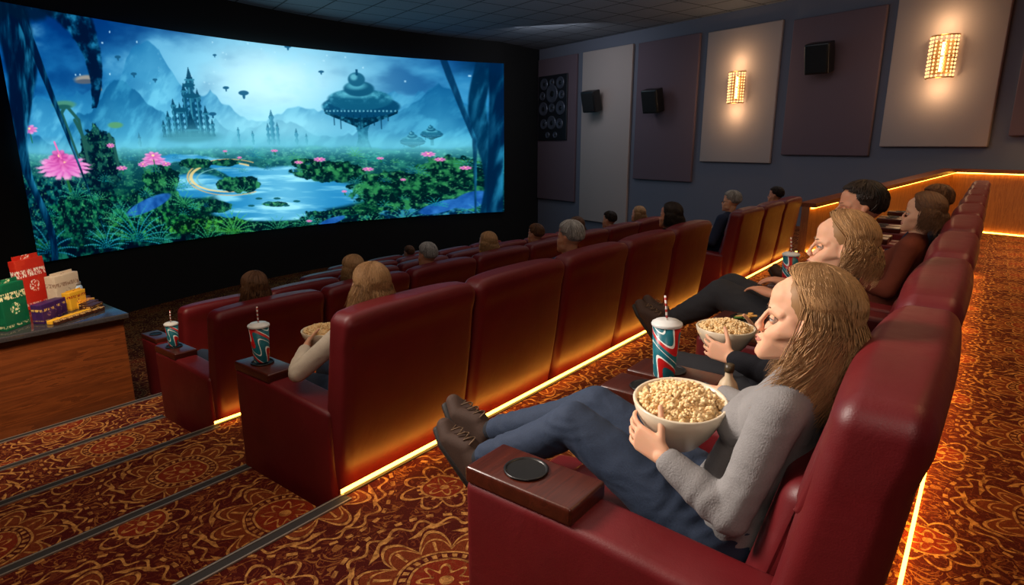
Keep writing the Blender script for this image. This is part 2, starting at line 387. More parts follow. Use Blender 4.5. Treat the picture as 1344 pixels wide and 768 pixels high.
def saucer(cx,cy,s,c=(.08,.27,.39)):
    stem=(np.abs(PX-cx-2*s)<(6+14*np.clip(1-(PY-cy)/(34*s),0,1)**2*1.6+ (PY-cy-40*s).clip(0)*.3)*s)&(PY>cy)&(PY<cy+54*s); lay(stem*1.,mixc(c,(.28,.60,.70),fbm(PX,PY,4,9)))
    dd=(PY-cy)/(26*s); under=(np.abs(PX-cx)<44*s*np.sqrt(np.clip(1-dd**2,0,1))*np.clip(1.25-dd,0,1))&(PY>cy)&(PY<cy+26*s); lay(under*1.,mixc(tuple(k*.6 for k in c),(.18,.46,.56),sst(.45,.8,fbm(PX,PY,4,8))))
    lay(ell(cx,cy-3*s,46*s,15*s,.05),mixc(c,(.34,.72,.82),sst(.45,.85,fbm(PX,PY,6,18))*(1-sst(-10,8,(PY-cy)/s)))); lay(ell(cx,cy-12*s,38*s,14*s,.08),mixc((.11,.34,.45),(.40,.76,.85),.6*sst(.35,.8,fbm(PX,PY,5,19))*(1-sst(-18,-4,(PY-cy)/s))))
    lay(ell(cx-4*s,cy-19*s,24*s,5*s,.5)*.5,(.48,.83,.90)); lay(ell(cx,cy-26*s,18*s,10*s),(.11,.32,.43)); lay(ell(cx-3*s,cy-30*s,11*s,5*s,.5)*.6,(.44,.79,.86)); lay(ell(cx-2*s,cy-38*s,10*s,9*s),(.13,.35,.46)); lay(ell(cx-5*s,cy-41*s,4*s,4*s,.5)*.6,(.52,.85,.91))
    lay(((np.abs(PX-cx+1)<1.2*s)&(PY<cy-43*s)&(PY>cy-51*s))*1.,c)
    dots=(np.abs(PY-cy-3*s)<1.2*s)&(np.abs(PX-cx)<42*s)&(np.mod(PX,4.5*s)<2.*s); lay(dots*.5,(.65,.95,1))
    for i in range(9):
        xx=cx+(i-4)*8*s; lay(((np.abs(PX-xx)<.7*s)&(PY>cy+8*s)&(PY<cy+(22+6*math.sin(i*2.1))*s))*.8,tuple(k*.8 for k in c))
saucer(514,140,1.0); saucer(572,184,.30); saucer(592,174,.26)
for (x,y,r) in ((365,119,4),(341,112,2.5),(430,60,2.5),(452,52,2),(210,92,2.5),(190,70,2.5),(240,100,2),(318,146,3),(470,92,2),(330,70,1.6)):
    lay(ell(x,y,r*1.8,r*.8),(.13,.33,.46)); lay(ell(x,y+r,r*.5,r),(.13,.33,.46))
gr=184+9*fbm(PX,PX*0,30,41); m=sst(0,6,PY-gr); t=fbm(PX,PY*1.7,14,51,5); t2=fbm(PX,PY*1.5,3.2,52,3)
depth=np.clip((PY-185)/90,0,1)
lay(m,mixc((.13,.37,.41),(.03,.13,.15),depth)); lay(m*sst(.44,.75,t)*.75,mixc((.27,.60,.56),(.12,.38,.23),depth)); lay(m*sst(.56,.78,t2)*.5,mixc((.44,.78,.68),(.32,.62,.34),depth))
lay(.6*np.exp(-((PY-189)/13)**2),(.46,.79,.85))
wob=5*(fbm(PX,PY,24,61)-.5)*2
path=(np.abs(PY+wob-(226+22*np.sin((PX-350)/62.)))<(5+10*np.exp(-((PX-380)/70)**2)))&(PX>228)&(PX<480)
wat=np.maximum(ell(412,256,106,24,.1),path*1.); wat=np.maximum(wat,ell(280,243,50,17,.1)); wat=np.maximum(wat,ell(385,281,84,13,.1)); wat=np.maximum(wat,ell(418,226,40,9,.2))
wc=mixc((.18,.51,.72),(.60,.88,.96),sst(.4,.8,fbm(PX*.35,PY*2.6,14,63,4))*.8+.45*np.exp(-((PX-410)/45)**2)); lay(blur(np.repeat((wat*.97)[...,None],3,2),1.2)[...,0],wc)
def ring(cx,cy,rx,ry,w,c):
    d=np.sqrt(((PX-cx)/rx)**2+((PY-cy)/ry)**2); lay((1-sst(w*.6,w,np.abs(d-1)))*(PX<cx+rx*.6)*.85,c)
ring(330,232,55,20,.06,(.92,.79,.50)); ring(330,234,46,15,.04,(.45,.68,.70)); ring(332,232,62,25,.03,(.80,.66,.42))
def bush(cx,cy,rx,ry,seed,c1=(.03,.13,.15),c2=(.21,.50,.31)):
    d=np.sqrt(((PX-cx)/rx)**2+((PY-cy)/ry)**2)+.5*(fbm(PX,PY,7,seed,4)-.5); m=1-sst(.92,1.0,d)
    t=fbm(PX,PY,6,seed+5,5); lay(m,mixc(c1,c2,sst(.40,.74,t)*np.clip(1.2-(PY-cy)/ry*.7,0.1,1)))
    t3=fbm(PX,PY,2.4,seed+9,2); lay(m*sst(.64,.82,t3)*.5*np.clip(1.-(PY-cy)/ry*.8,0,1),(.46,.80,.50))
for a in ((345,242,34,12,71),(470,225,50,15,73),(442,214,22,8,72),(395,270,20,4,75),(550,250,55,26,76),(610,240,50,38,77),(585,272,70,18,78),(490,287,60,10,79),(300,272,34,10,80),(215,262,46,20,81),(230,235,28,22,82),(285,212,28,7,83),(330,212,20,5,84)): bush(*a)
for (x,y) in ((372,262),(384,268),(398,262),(410,272),(425,266),(360,272)): lay(ell(x,y,5,1.5),(.10,.32,.34))
bush(140,205,30,50,91,(.03,.11,.17),(.16,.37,.32)); bush(60,270,72,52,92,(.02,.10,.17),(.11,.38,.38)); bush(120,285,78,38,93,(.02,.11,.15),(.14,.44,.31))
bush(205,300,70,28,94,(.02,.11,.14),(.18,.50,.26)); bush(300,302,70,15,95,(.03,.12,.12),(.28,.60,.24)); bush(400,304,70,10,96,(.02,.11,.13),(.18,.48,.3)); bush(500,294,80,10,97,(.02,.11,.15),(.14,.44,.42)); bush(600,286,70,12,98,(.04,.14,.23),(.20,.48,.62))
fg=sst(0,8,PY-(320-.06*PX+9*fbm(PX,PX*0,12,99))); lay(fg,mixc((.02,.08,.13),(.13,.39,.32),sst(.42,.8,fbm(PX,PY,7,100,4))))
for (x,y,a,b) in ((205,268,40,10),(600,272,26,9),(630,262,20,13),(470,294,20,5)):
    d=np.sqrt(((PX-x)/a)**2+((PY-y+ (PX-x)*.35)/b)**2); lay(1-sst(.8,1,d),mixc((.07,.21,.47),(.26,.52,.80),fbm(PX,PY,9,33)))
def fern(cx,cy,R,n,c,a0=0,a1=math.pi,cur=.4):
    dx=PX-cx;dy=cy-PY;r=np.sqrt(dx*dx+dy*dy)+1e-6;th=np.arctan2(dy,dx)+cur*(r/R)*np.sign(dx)
    k=np.abs(np.mod((th-a0)/(a1-a0)*n,1)-.5); w=.34*np.clip(1-r/R,0,1)+.02
    frill=.65+.35*np.sin(r*1.8)
    lay((1-sst(.8,1.1,k/(w*frill)))*(r<R)*(th>a0)*(th<a1)*.9,mixc(c,(.44,.86,.80),.45*(r/R)))
fern(180,320,56,13,(.08,.43,.52)); fern(130,328,36,9,(.12,.48,.57)); fern(215,322,32,9,(.14,.46,.38)); fern(330,312,38,11,(.24,.56,.22)); fern(290,324,30,9,(.14,.44,.24)); fern(435,302,22,8,(.16,.48,.3)); fern(40,332,46,9,(.08,.34,.46)); fern(395,310,25,9,(.16,.44,.26)); fern(560,294,24,9,(.16,.47,.42)); fern(640,287,24,8,(.16,.42,.57)); fern(250,247,20,9,(.2,.52,.3)); fern(500,260,16,8,(.18,.48,.3)); fern(95,257,30,9,(.16,.48,.33)); fern(520,302,20,8,(.28,.58,.3)); fern(350,255,14,7,(.2,.5,.26)); fern(260,272,24,9,(.2,.54,.3)); fern(160,290,30,9,(.13,.45,.3))
rr_=random.Random(12)
for i in range(70):
    x=rr_.uniform(25,655); y=rr_.uniform(202,330-.07*x)
    if 300<x<500 and 225<y<285: continue
    fern(x,y,rr_.uniform(5,15),rr_.choice((6,7,9)),rr_.choice(((.14,.45,.30),(.12,.43,.46),(.26,.56,.26),(.10,.35,.52),(.10,.5,.5))))
def stemc(pts,w,c):
    for (a,b) in zip(pts[:-1],pts[1:]):
        ax,ay=a;bx,by=b; L=(bx-ax)**2+(by-ay)**2; t=np.clip(((PX-ax)*(bx-ax)+(PY-ay)*(by-ay))/L,0,1)
        d=np.hypot(PX-ax-t*(bx-ax),PY-ay-t*(by-ay)); lay(1-sst(w*.6,w*1.1,d),c)
for p in (((108,200),(100,165),(94,140),(104,128)),((122,205),(118,150),(104,132)),((160,170),(165,185),(168,220)),((128,190),(118,165),(112,150))): stemc(p,2.8,(.16,.33,.30))
lay(ell(100,129,17,5,.3),(.30,.53,.44)); lay(ell(98,132,12,3,.3),(.15,.34,.32)); lay(ell(140,97,18,5,.3),(.58,.56,.52)); lay(ell(136,100,14,3,.3),(.34,.36,.40)); stemc(((150,98),(158,104),(158,111)),2,(.5,.48,.44)); lay(ell(172,158,11,4,.3),(.35,.58,.40))
def flower(cx,cy,rx,ry,n,c1=(.84,.36,.70),c2=(.98,.76,.90)):
    dx=(PX-cx)/rx;dy=(PY-cy)/ry;r=np.hypot(dx,dy);th=np.arctan2(dy,dx)+.6*fbm(PX,PY,14,int(cx)); e=.70+.30*np.abs(np.cos(th*n/2))
    lay((1-sst(.80,1.03,r/e))*.94,mixc(c1,c2,np.abs(np.cos(th*n/2))*np.clip(r,0,1)*.9)); lay(ell(cx,cy-ry*.15,rx*.15,ry*.2,.4),(1,.85,.6))
stemc(((84,215),(88,245)),2.5,(.15,.38,.2)); flower(84,213,46,18,14); flower(84,206,34,13,10,(.74,.28,.60),(.95,.60,.82)); flower(80,198,16,11,7,(.68,.22,.52),(.92,.5,.76)); stemc(((82,200),(76,178)),1.6,(.9,.42,.68))
for (x,y,a,b) in ((222,207,21,7),(222,201,15,7),(205,212,9,4),(172,216,10,3.5),(240,212,9,3.5),(42,160,14,7),(30,170,8,4),(160,185,7,3.5),(460,208,9,3.5),(588,200,9,4),(600,207,7,3),(520,221,8,3),(432,212,7,2.5),(400,196,6,2),(489,252,4,2),(560,235,4,2),(440,294,5,2),(535,206,5,2),(350,205,4,2),(625,218,7,3),(330,196,4,1.6)):
    stemc(((x,y),(x+1,y+b*2.5)),1.,(.15,.42,.28)); flower(x,y,a,b,8,(.78,.34,.66),(.95,.70,.86))
def trunk(f,w,seed,c=(.03,.11,.20),op=1.):
    d=np.abs(PX-f)/w; t=fbm(PX*1.6+PY*.25,PY*.3,10,seed,5); lay((1-sst(.80,1.05,d+.2*(t-.5)))*op,mixc(c,(.18,.50,.64),sst(.38,.8,t)*(.6+.5*np.clip((PX-f)/w,-1,1))))
trunk(36+12*np.sin(PY/40.),30*np.clip(1-PY/260,0.1,1)+3,203); trunk(70+.25*(PY-60),7*np.clip(1-PY/260,0,1)+.5,204)
dd=np.abs(np.hypot((PX-62)/92.,(PY-85)/105.)-1)*92; mm=(PY<135)&(PX>50); w_=24*np.clip(1-(PY-5)/150,0.08,1)
tt=fbm(PX,PY,9,201,5); lay((1-sst(.80,1.05,(dd+4*(tt-.5))/w_))*mm,mixc((.03,.11,.20),(.16,.47,.62),sst(.38,.8,tt)))
trunk(640+6*np.sin(PY/30.)+.02*PY,9,205,(.05,.17,.27),.95); trunk(657-.02*PY,8,206,(.05,.15,.25)); trunk(604+30*np.clip((PY-70)/110,0,1),3.2*np.clip(1.5-PY/200,0,1)+.5,207,(.06,.18,.29),.9)
lay((1-sst(20,30,PY+14*fbm(PX,PX*0,14,210)))*(PX<125)*.85,(.04,.13,.20)); lay((1-sst(96,110,PY+22*fbm(PX,PX*0,14,212)))*(PX>606)*.7*sst(606,640,PX),(.05,.17,.28))
IMG=np.clip(IMG,0,1); b1=blur(IMG,.5); b2=blur(IMG,16.); IMG=1-(1-b1)*(1-.18*np.clip(b2,0,1)*np.array([.75,1,1.08]))
IMG=np.clip(.48+(IMG-.5)*1.14,0,1)
LIN=np.where(IMG<=.04045,IMG/12.92,((IMG+.055)/1.055)**2.4)
XX=SX0+(SX1-SX0)*U; YY=12.7+SCV*(1-(2*U-1)**2); ZB=-.42-.2*U; ZT=3.74+.30*U; ZZ=ZB+(ZT-ZB)*VV
co=np.stack([XX,YY,ZZ],-1).reshape(-1,3)
ii=np.arange(NX_*NV_).reshape(NV_,NX_); q=np.stack([ii[:-1,:-1],ii[:-1,1:],ii[1:,1:],ii[1:,:-1]],-1).reshape(-1,4)
me=bpy.data.meshes.new('picture'); me.vertices.add(len(co)); me.vertices.foreach_set('co',co.ravel().astype(np.float32))
me.loops.add(q.size); me.loops.foreach_set('vertex_index',q.ravel().astype(np.int32)); me.polygons.add(len(q)); me.polygons.foreach_set('loop_start',(np.arange(len(q))*4).astype(np.int32)); 
me.update(calc_edges=True); me.validate()
ca=me.color_attributes.new('picture','FLOAT_COLOR','POINT'); c4=np.ones((len(co),4),np.float32); c4[:,:3]=LIN.reshape(-1,3); ca.data.foreach_set('color',c4.ravel())
N=NT('projected_picture'); a=N.n('ShaderNodeAttribute',attribute_name='picture'); e=N.n('ShaderNodeEmission',{'Color':a.outputs[0],'Strength':1.1}); N.t.links.new(e.outputs[0],N.out.inputs[0]); me.materials.append(N.m)
scr=add('cinema_screen',me); tag(scr,'wide curved cinema screen showing a glowing blue fantasy landscape','screen')
# ------------------------------------------------------------------ wall panels, speakers, sconces
PAN=[(11.38,13.35,-.31,4.35,MAUVE,'mauve'),(8.98,11.1,-.86,4.35,BEIGE,'beige'),(6.67,8.77,.57,4.33,MAUVE,'mauve'),(4.40,6.42,1.12,4.30,BEIGE,'beige'),(2.19,4.14,1.32,4.25,MAUVE,'mauve'),(.14,1.99,1.51,4.3,BEIGE,'beige'),(-2.0,-.14,1.70,4.25,MAUVE,'mauve')]
for (a,b,z0,z1,m,cn) in PAN:
    v,f=rbox(b-a,.09,z1-z0,.02,n=(1,1,1)); ob=add('acoustic_panel',mkmesh('acoustic_panel',v,f,m),loc=wallpt((a+b)/2,.05,(z0+z1)/2)); ob.rotation_euler=(0,0,WANG)
    tag(ob,'tall %s fabric acoustic panel on the slate side wall'%cn,'wall panel','acoustic panels')
def speaker(t,z):
    r=thing('surround_speaker','small black surround speaker tilted down on a bracket','speaker',wallpt(t,.10,z),WANG,'surround speakers')
    v,f=rbox(.50,.34,.62,.03,c=(0,.33,0)); ob=add('cabinet',mkmesh('cabinet',v,f,BLKP),r); ob.rotation_euler=(-.25,0,.15)
    v,f=rbox(.44,.03,.55,.012,c=(0,.51,0)); ob=add('grille',mkmesh('grille',v,f,BLK),r); ob.rotation_euler=(-.25,0,.15)
    v,f=join(tube([(0,.0,.0),(0,.22,0)],.03,8),rbox(.14,.02,.2,.008,c=(0,.01,0))); add('bracket',mkmesh('bracket',v,f,BLKP),r)
speaker(10.35,2.92); speaker(7.9,2.80); speaker(3.33,3.42)
r=thing('speaker_array','black in-wall speaker array with round drivers','speaker',wallpt(12.5,.10,2.75),WANG)
v,f=rbox(1.5,.06,2.1,.02,c=(0,.03,0)); add('cabinet',mkmesh('cabinet',v,f,plain('charcoal_baffle',(.10,.10,.12),.5)),r)
drvm=plain('driver_cone',(.34,.35,.40),.35,.4); drvc=plain('driver_dome',(.08,.08,.09),.4)
for (cx_,cz_,R) in ((-.42,.78,.17),(.42,.78,.17),(0,.82,.10),(0,.45,.26),(-.5,.40,.12),(.5,.40,.12),(-.45,-.02,.2),(.45,-.02,.2),(0,.0,.13),(-.42,-.52,.15),(.42,-.52,.15),(0,-.48,.2),(-.2,-.88,.09),(.2,-.88,.09)):
    for nm,prof,mt in (('driver',[(R*.3,.012),(R*.35,0),(R*.8,.02),(R,.035),(R*1.12,.03),(R*1.14,.0)],drvm),('dust_cap',[(.001,.03),(R*.2,.024),(R*.38,.002)],drvc)):
        v,f=lathe(prof,20); v=[V((p.x+cx_,.062+p.z,p.y+cz_)) for p in v]
        add(nm,mkmesh(nm,v,f,mt),r)
def sconce(t,z,w,h):
    r=thing('crystal_sconce','glowing crystal bead wall sconce mounted on a beige panel','wall lamp',wallpt(t,.10,z),WANG,'crystal sconces')
    v,f=rbox(w*.8,.03,h*.8,.01,c=(0,.015,0)); add('backplate',mkmesh('backplate',v,f,BRASS),r)
    parts=[];nc=9;nr=11
    bm=bmesh.new(); bmesh.ops.create_icosphere(bm,subdivisions=1,radius=1); BV=[q.co.copy() for q in bm.verts]; BF=[[x.index for x in ff.verts] for ff in bm.faces]; bm.free()
    for i in range(nc):
        a=math.pi*(i+.5)/nc
        for j in range(nr):
            zz=-h/2+h*(j+.5)/nr
            parts.append(([V((w/2*math.cos(a)+q.x*.021,.05+.17*math.sin(a)+q.y*.018,zz+q.z*h/nr*.40)) for q in BV],BF))
    v,f=join(*parts); s_=add('crystal_shade',mkmesh('crystal_shade',v,f,CRYS,False),r,label='rows of lit crystal beads'); s_['kind']='stuff'
    for s in (-1,0,1):
        v,f=tube([(w/2*math.cos(math.pi*i/16),.04+.175*math.sin(math.pi*i/16),s*h/2) for i in range(17)],.014,6)
        add('frame',mkmesh('frame',v,f,BRASS),r)
    v,f=tube([(0,.07,-h*.35),(0,.07,h*.35)],.03,10); add('bulb',mkmesh('bulb',v,f,emis('warm_bulb',(1.,.62,.30),5.)),r)
    for dz in (.62,-.62):
        L=bpy.data.lights.new('sconce_glow','POINT'); L.energy=14; L.color=(1,.66,.36); L.shadow_soft_size=.1
        o=bpy.data.objects.new('sconce_glow',L); col.objects.link(o); o.parent=r; o.location=(0,.30,dz*.9)
sconce(5.42,2.90,.42,.72); sconce(1.06,3.14,.46,.74)
# ------------------------------------------------------------------ wooden partition with led
P0=(9.75,2.05);P1=(14.1,.60);P2=(12.95,-3.4)
def seg(P,Q,z0,z1a,z1b,off0=0,off1=.1,b0=None,b1=None):
    p=V((P[0],P[1],0));q=V((Q[0],Q[1],0)); d=(q-p).normalized(); n=V((d.y,-d.x,0))
    if n.y>0 and abs(n.y)>.3: n=-n
    elif abs(n.y)<=.3 and n.x>0: n=-n
    vs=[]
    za=z0 if b0 is None else b0; zb=z0 if b1 is None else b1
    for o in (off0,off1):
        for (pt,zl,zh) in ((p,za,z1a),(q,zb,z1b)):
            w=pt-n*o; vs+=[V((w.x,w.y,zl)),V((w.x,w.y,zh))]
    fs=[[0,2,3,1],[4,5,7,6],[0,1,5,4],[2,6,7,3],[1,3,7,5],[0,4,6,2]]
    return vs,fs
ZA,ZB_=.66,1.06
for (P,Q,a,b) in ((P0,P1,ZA,ZB_),(P1,P2,ZB_,ZB_)):
    v,f=seg(P,Q,0,a,b,0,.12); struct('wall_partition',mkmesh('wall_partition',v,f,WOODP,False),'low oak panelled partition wall')
    v,f=seg(P,Q,0,a+.06,b+.06,-.09,.16,b0=a,b1=b); struct('trim_%d'%k,mkmesh('trim',v,f,WOODK,False),'oak ledge cap'); k+=1
    v,f=seg(P,Q,0,a-.003,b-.003,-.05,-.02,b0=a-.020,b1=b-.020); ob=add('led_strip',mkmesh('led_strip',v,f,LED,False)); tag(ob,'warm glowing LED strip under the oak ledge','light strip','led strips')
    v,f=seg(P,Q,0,.024,.024,-.045,-.025,b0=.002,b1=.002); ob=add('led_strip',mkmesh('led_strip',v,f,LED,False)); tag(ob,'warm glowing LED strip at the foot of the oak partition','light strip','led strips')
def ledrow(x0,x1,y,z,lab):
    v,f=box(x0,x1,y,y+.014,z-.010,z+.010); ob=add('led_strip',mkmesh('led_strip',v,f,LED,False)); tag(ob,lab,'light strip','led strips')
ledrow(1.12,9.45,.045,.0115,'warm glowing LED strip on the carpet under the seat backs')
for i,(y,z,x0) in enumerate(((2.132,0.008,XS[0]),(3.932,-.292,XS[1]),(5.732,-.652,XS[2]),(7.452,-1.05,4.75),(9.202,-1.40,6.4))): ledrow(x0,9.65,y,z,'warm glowing LED strip along the carpeted platform edge')
# ------------------------------------------------------------------ recliner
BH=1.14
def backfn(x,y,z):
    t=max(0,min(1,z/BH)); yc=.200-.185*t-.008*math.sin(t*math.pi)
    th=1-.24*t; ly=y
    puff=math.cos(min(1,abs(x)/.43)*math.pi/2)
    yy=yc+ly*th
    if ly<0: yy-=puff*.010+ .008*math.sin(t*math.pi)+.010*math.exp(-((z-1.06)/.06)**2)-.006*math.exp(-((z-.985)/.018)**2)
    else: yy+=.016*puff*(.6+.6*(t>.7))
    w=1-.06*(1-min(1,z/.35))
    zz=z-.020*(abs(x)/.43)**4*(t**3)
    return (x*w,yy,zz)
def chair_template(ext,name='recliner_chair'):
    r=thing(name,'burgundy leather recliner with tall padded back','chair')
    v,f=rbox(.84,.78,.30,.03,c=(0,.52,.20),n=(4,4,2)); add('base',mkmesh('base',v,f,LEA),r)
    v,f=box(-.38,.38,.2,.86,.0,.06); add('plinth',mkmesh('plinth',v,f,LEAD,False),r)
    v,f=rbox(.56,.70,.16,.06,c=(0,.60,.375),n=(6,6,2),fn=lambda x,y,z:(x,y,z+(.02*math.cos(x/.28*1.4) if z>.37 else 0))); add('seat_cushion',mkmesh('seat_cushion',v,f,LEA),r)
    v,f=rbox(.86,.195,BH-.03,.055,c=(0,0,BH/2+.015),n=(12,4,26),fn=backfn,rs=6)
    add('backrest',mkmesh('backrest',v,f,LEA),r)
    pts=[]; xx=.40
    for i in range(25):
        x=-xx+2*xx*i/24; q=V(backfn(x,-.0975,.985)); q.y+=.0015; pts.append(q)
    pv,pf=tube(pts,.0036,6); add('piping',mkmesh('piping',pv,pf,PIPE),r)
    def infn(x,y,z):
        t=max(0,min(1,z/BH)); return (x,.355-.275*t+y-.03*(abs(x)/.28)**2*(y>0),z)
    v,f=rbox(.54,.12,.46,.05,c=(0,0,.62),n=(8,3,8),fn=infn,rs=4); add('back_cushion',mkmesh('back_cushion',v,f,LEA),r)
    v,f=rbox(.82,.105,.27,.048,c=(0,-.035,.995),n=(10,3,5),fn=lambda x,y,z:(x,infn(x*.5,y,z)[1],z-.016*(abs(x)/.4)**4),rs=4); add('headrest',mkmesh('headrest',v,f,LEA),r)
    for s in (-1,1):
        xc=s*.362
        def afn(x,y,z):
            zz=z
            if z>.5: zz=z-.03*max(0,(.62-y)/.5) 
            return (x,y,zz)
        v,f=rbox(.172,.84,.64,.028,c=(xc,.53,.345),n=(3,8,5),fn=afn,rs=4); add('armrest',mkmesh('armrest',v,f,LEA),r)
        v,f=rbox(.168,.34,.05,.010,c=(xc,.775,.682),n=(2,3,1)); add('console_top',mkmesh('console_top',v,f,WOODC),r,label='dark wood console top')
        prof=[(.053,.0),(.060,.003),(.060,.006),(.056,.008),(.052,.002)]
        v,f=lathe([(p,q_+.7065) for p,q_ in prof],32,(xc,.80,0)); ch_=add('cup_holder',mkmesh('cup_holder',v,f,BLKP),r,label='black round cup holder')
        v,f=lathe([(.053,.7095),(.001,.7085)],32,(xc,.80,0)); add('well_shade_disc',mkmesh('well_shade_disc',v,f,BLKD),ch_)  # flat disc, its black colour stands in for the shade of a hole
    if ext:
        v,f=rbox(.5,.26,.1,.045,c=(0,.97,.38),n=(5,4,1),fn=lambda x,y,z:(x,y,z-.15*(y-.98)),rs=3); add('footrest',mkmesh('footrest',v,f,LEA),r)
        for s in (-.2,.2):
            v,f=tube([(s,.85,.27),(s,.97,.35)],.012,6); add('footrest_arm',mkmesh('footrest_arm',v,f,METAL),r)
    else:
        v,f=rbox(.54,.09,.30,.035,c=(0,.93,.22),n=(5,2,3)); add('footrest',mkmesh('footrest',v,f,LEA),r)
    return r
CH={}
def row(x0,mod,n,y,z,ext,group):
    out=[]
    base=chair_template(ext) if ('t',ext) not in CH else None
    for i in range(n):
        loc=(x0+mod*(i+.5),y,z)
        if base is not None and i==0:
            base.location=loc; CH[('t',ext)]=base; c=base
        else: c=copytree(CH[('t',ext)],loc)
        c['group']=group; out.append(c)
    return out
RA=row(AX0,AM,9,.07,0,True,'back row of recliners')
RB=row(BX0,BM,5,2.17,FL[1],False,'second row of recliners')+row(6.82,.92,3,2.17,FL[1],False,'second row of recliners')
RC=row(CX0,CM,8,3.97,FL[2],False,'third row of recliners')
RD=row(DX0,.90,8,5.77,FL[3],False,'fourth row of recliners')
RE=row(EX0,.90,5,7.49,FL[4],False,'fifth row of recliners')
RF=row(6.5,.90,3,9.24,FL[5],False,'front row of recliners')
for c in RA: c['label']='burgundy leather recliner with raised footrest and wood-topped consoles'
# ------------------------------------------------------------------ people
ICO={}
def ico(n):
    if n not in ICO:
        bm=bmesh.new(); bmesh.ops.create_icosphere(bm,subdivisions=n,radius=1); ICO[n]=[v.co.copy() for v in bm.verts]; bm.free()
    return ICO[n]
def hull(bm,sph,n=3,M=None):
    b=bmesh.new()
    for s in sph:
        c=V(s[:3]); R=(s[3],)*3 if len(s)==4 else s[3:6]
        for p in ico(n):
            q=c+V((p.x*R[0],p.y*R[1],p.z*R[2])); b.verts.new(M@q if M else q)
    r=bmesh.ops.convex_hull(b,input=b.verts)
    dele=list({g for g in r['geom_interior'] if isinstance(g,bmesh.types.BMVert)}|{v for v in b.verts if not v.link_faces})
    bmesh.ops.delete(b,geom=dele,context='VERTS'); bmesh.ops.recalc_face_normals(b,faces=b.faces)
    me=bpy.data.meshes.new('t'); b.to_mesh(me); b.free(); bm.from_mesh(me); bpy.data.meshes.remove(me)
def remesh(bm,vox,sm,name,wr=0,wsc=9.,post=None,fold=None):
    me=bpy.data.meshes.new('t'); bm.to_mesh(me); bm.free(); ob=bpy.data.objects.new('t',me); col.objects.link(ob)
    m=ob.modifiers.new('r','REMESH'); m.mode='VOXEL'; m.voxel_size=vox; m.use_smooth_shade=True
    s=ob.modifiers.new('s','SMOOTH'); s.factor=.5; s.iterations=sm
    dg=bpy.context.evaluated_depsgraph_get(); dg.update(); m2=bpy.data.meshes.new_from_object(ob.evaluated_get(dg)); m2.name=name
    bpy.data.objects.remove(ob); bpy.data.meshes.remove(me)
    if wr:
        nr=[v.normal.copy() for v in m2.vertices]
        for v,nn in zip(m2.vertices,nr):
            p=v.co*wsc; q=V((p.x+.8*noise.noise(p*.5),p.y*.9,p.z*2.0)); a=noise.noise(q); rdg=1-2*abs(noise.noise(q*1.7+V((3,1,2))))
            d=(a*.6+rdg*.45)*wr
            if fold:
                for (jc,ja) in fold:
                    u=v.co-jc; e=math.exp(-(u.length/.085)**2)
                    if e>.02: d+=.0026*e*math.sin(u.dot(ja)*130+4*noise.noise(v.co*12))
            v.co+=nn*d
    if post: post(m2)
    m2.polygons.foreach_set('use_smooth',[True]*len(m2.polygons)); m2.update(); return m2
def hand(bm,w,f,n,t,curl=.35,thumb=.4,sc=1.0,spread=2.2):
    w=V(w); f=V(f).normalized(); t=V(t); t=(t-f*t.dot(f)).normalized(); n=V(n); n=(n-f*n.dot(f)); n=(n-t*n.dot(t)).normalized()
    P=lambda a,b,c=0:w+(f*a+t*b+n*c)*sc
    S=lambda p,r:(p.x,p.y,p.z,r*sc)
    hull(bm,[S(P(0,.014),.017),S(P(0,-.014),.017),S(P(.085,.030),.0110),S(P(.088,.010),.0120),S(P(.085,-.012),.0115),S(P(.078,-.032),.0100),S(P(.03,.028,.004),.015),S(P(.03,-.022,.004),.014)],2)
    for kk,(b,L,r) in enumerate(((.031,.070,.0084),(.0105,.078,.0086),(-.0115,.072,.0082),(-.032,.056,.0073))):
        p=P(.083,b); d=(f+t*b*spread).normalized(); rr=r
        for j,fr in enumerate((.45,.31,.24)):
            ang=curl*(j+.6)*(1+.1*kk); dd=(d*math.cos(ang)+n*math.sin(ang)).normalized(); q=p+dd*L*fr*sc; r2=rr*.9
            hull(bm,[S(p,rr),S(q,r2)],2); p=q; rr=r2
    p=P(.022,.030,.006); d=(f*.55+t*.75+n*thumb).normalized(); rr=.0120
    for j,L in enumerate((.036,.032,.026)):
        dd=(d+ f*.18*j+n*.12*j).normalized(); q=p+dd*L*sc; r2=rr*.87; hull(bm,[S(p,rr),S(q,r2)],2); p=q; rr=r2
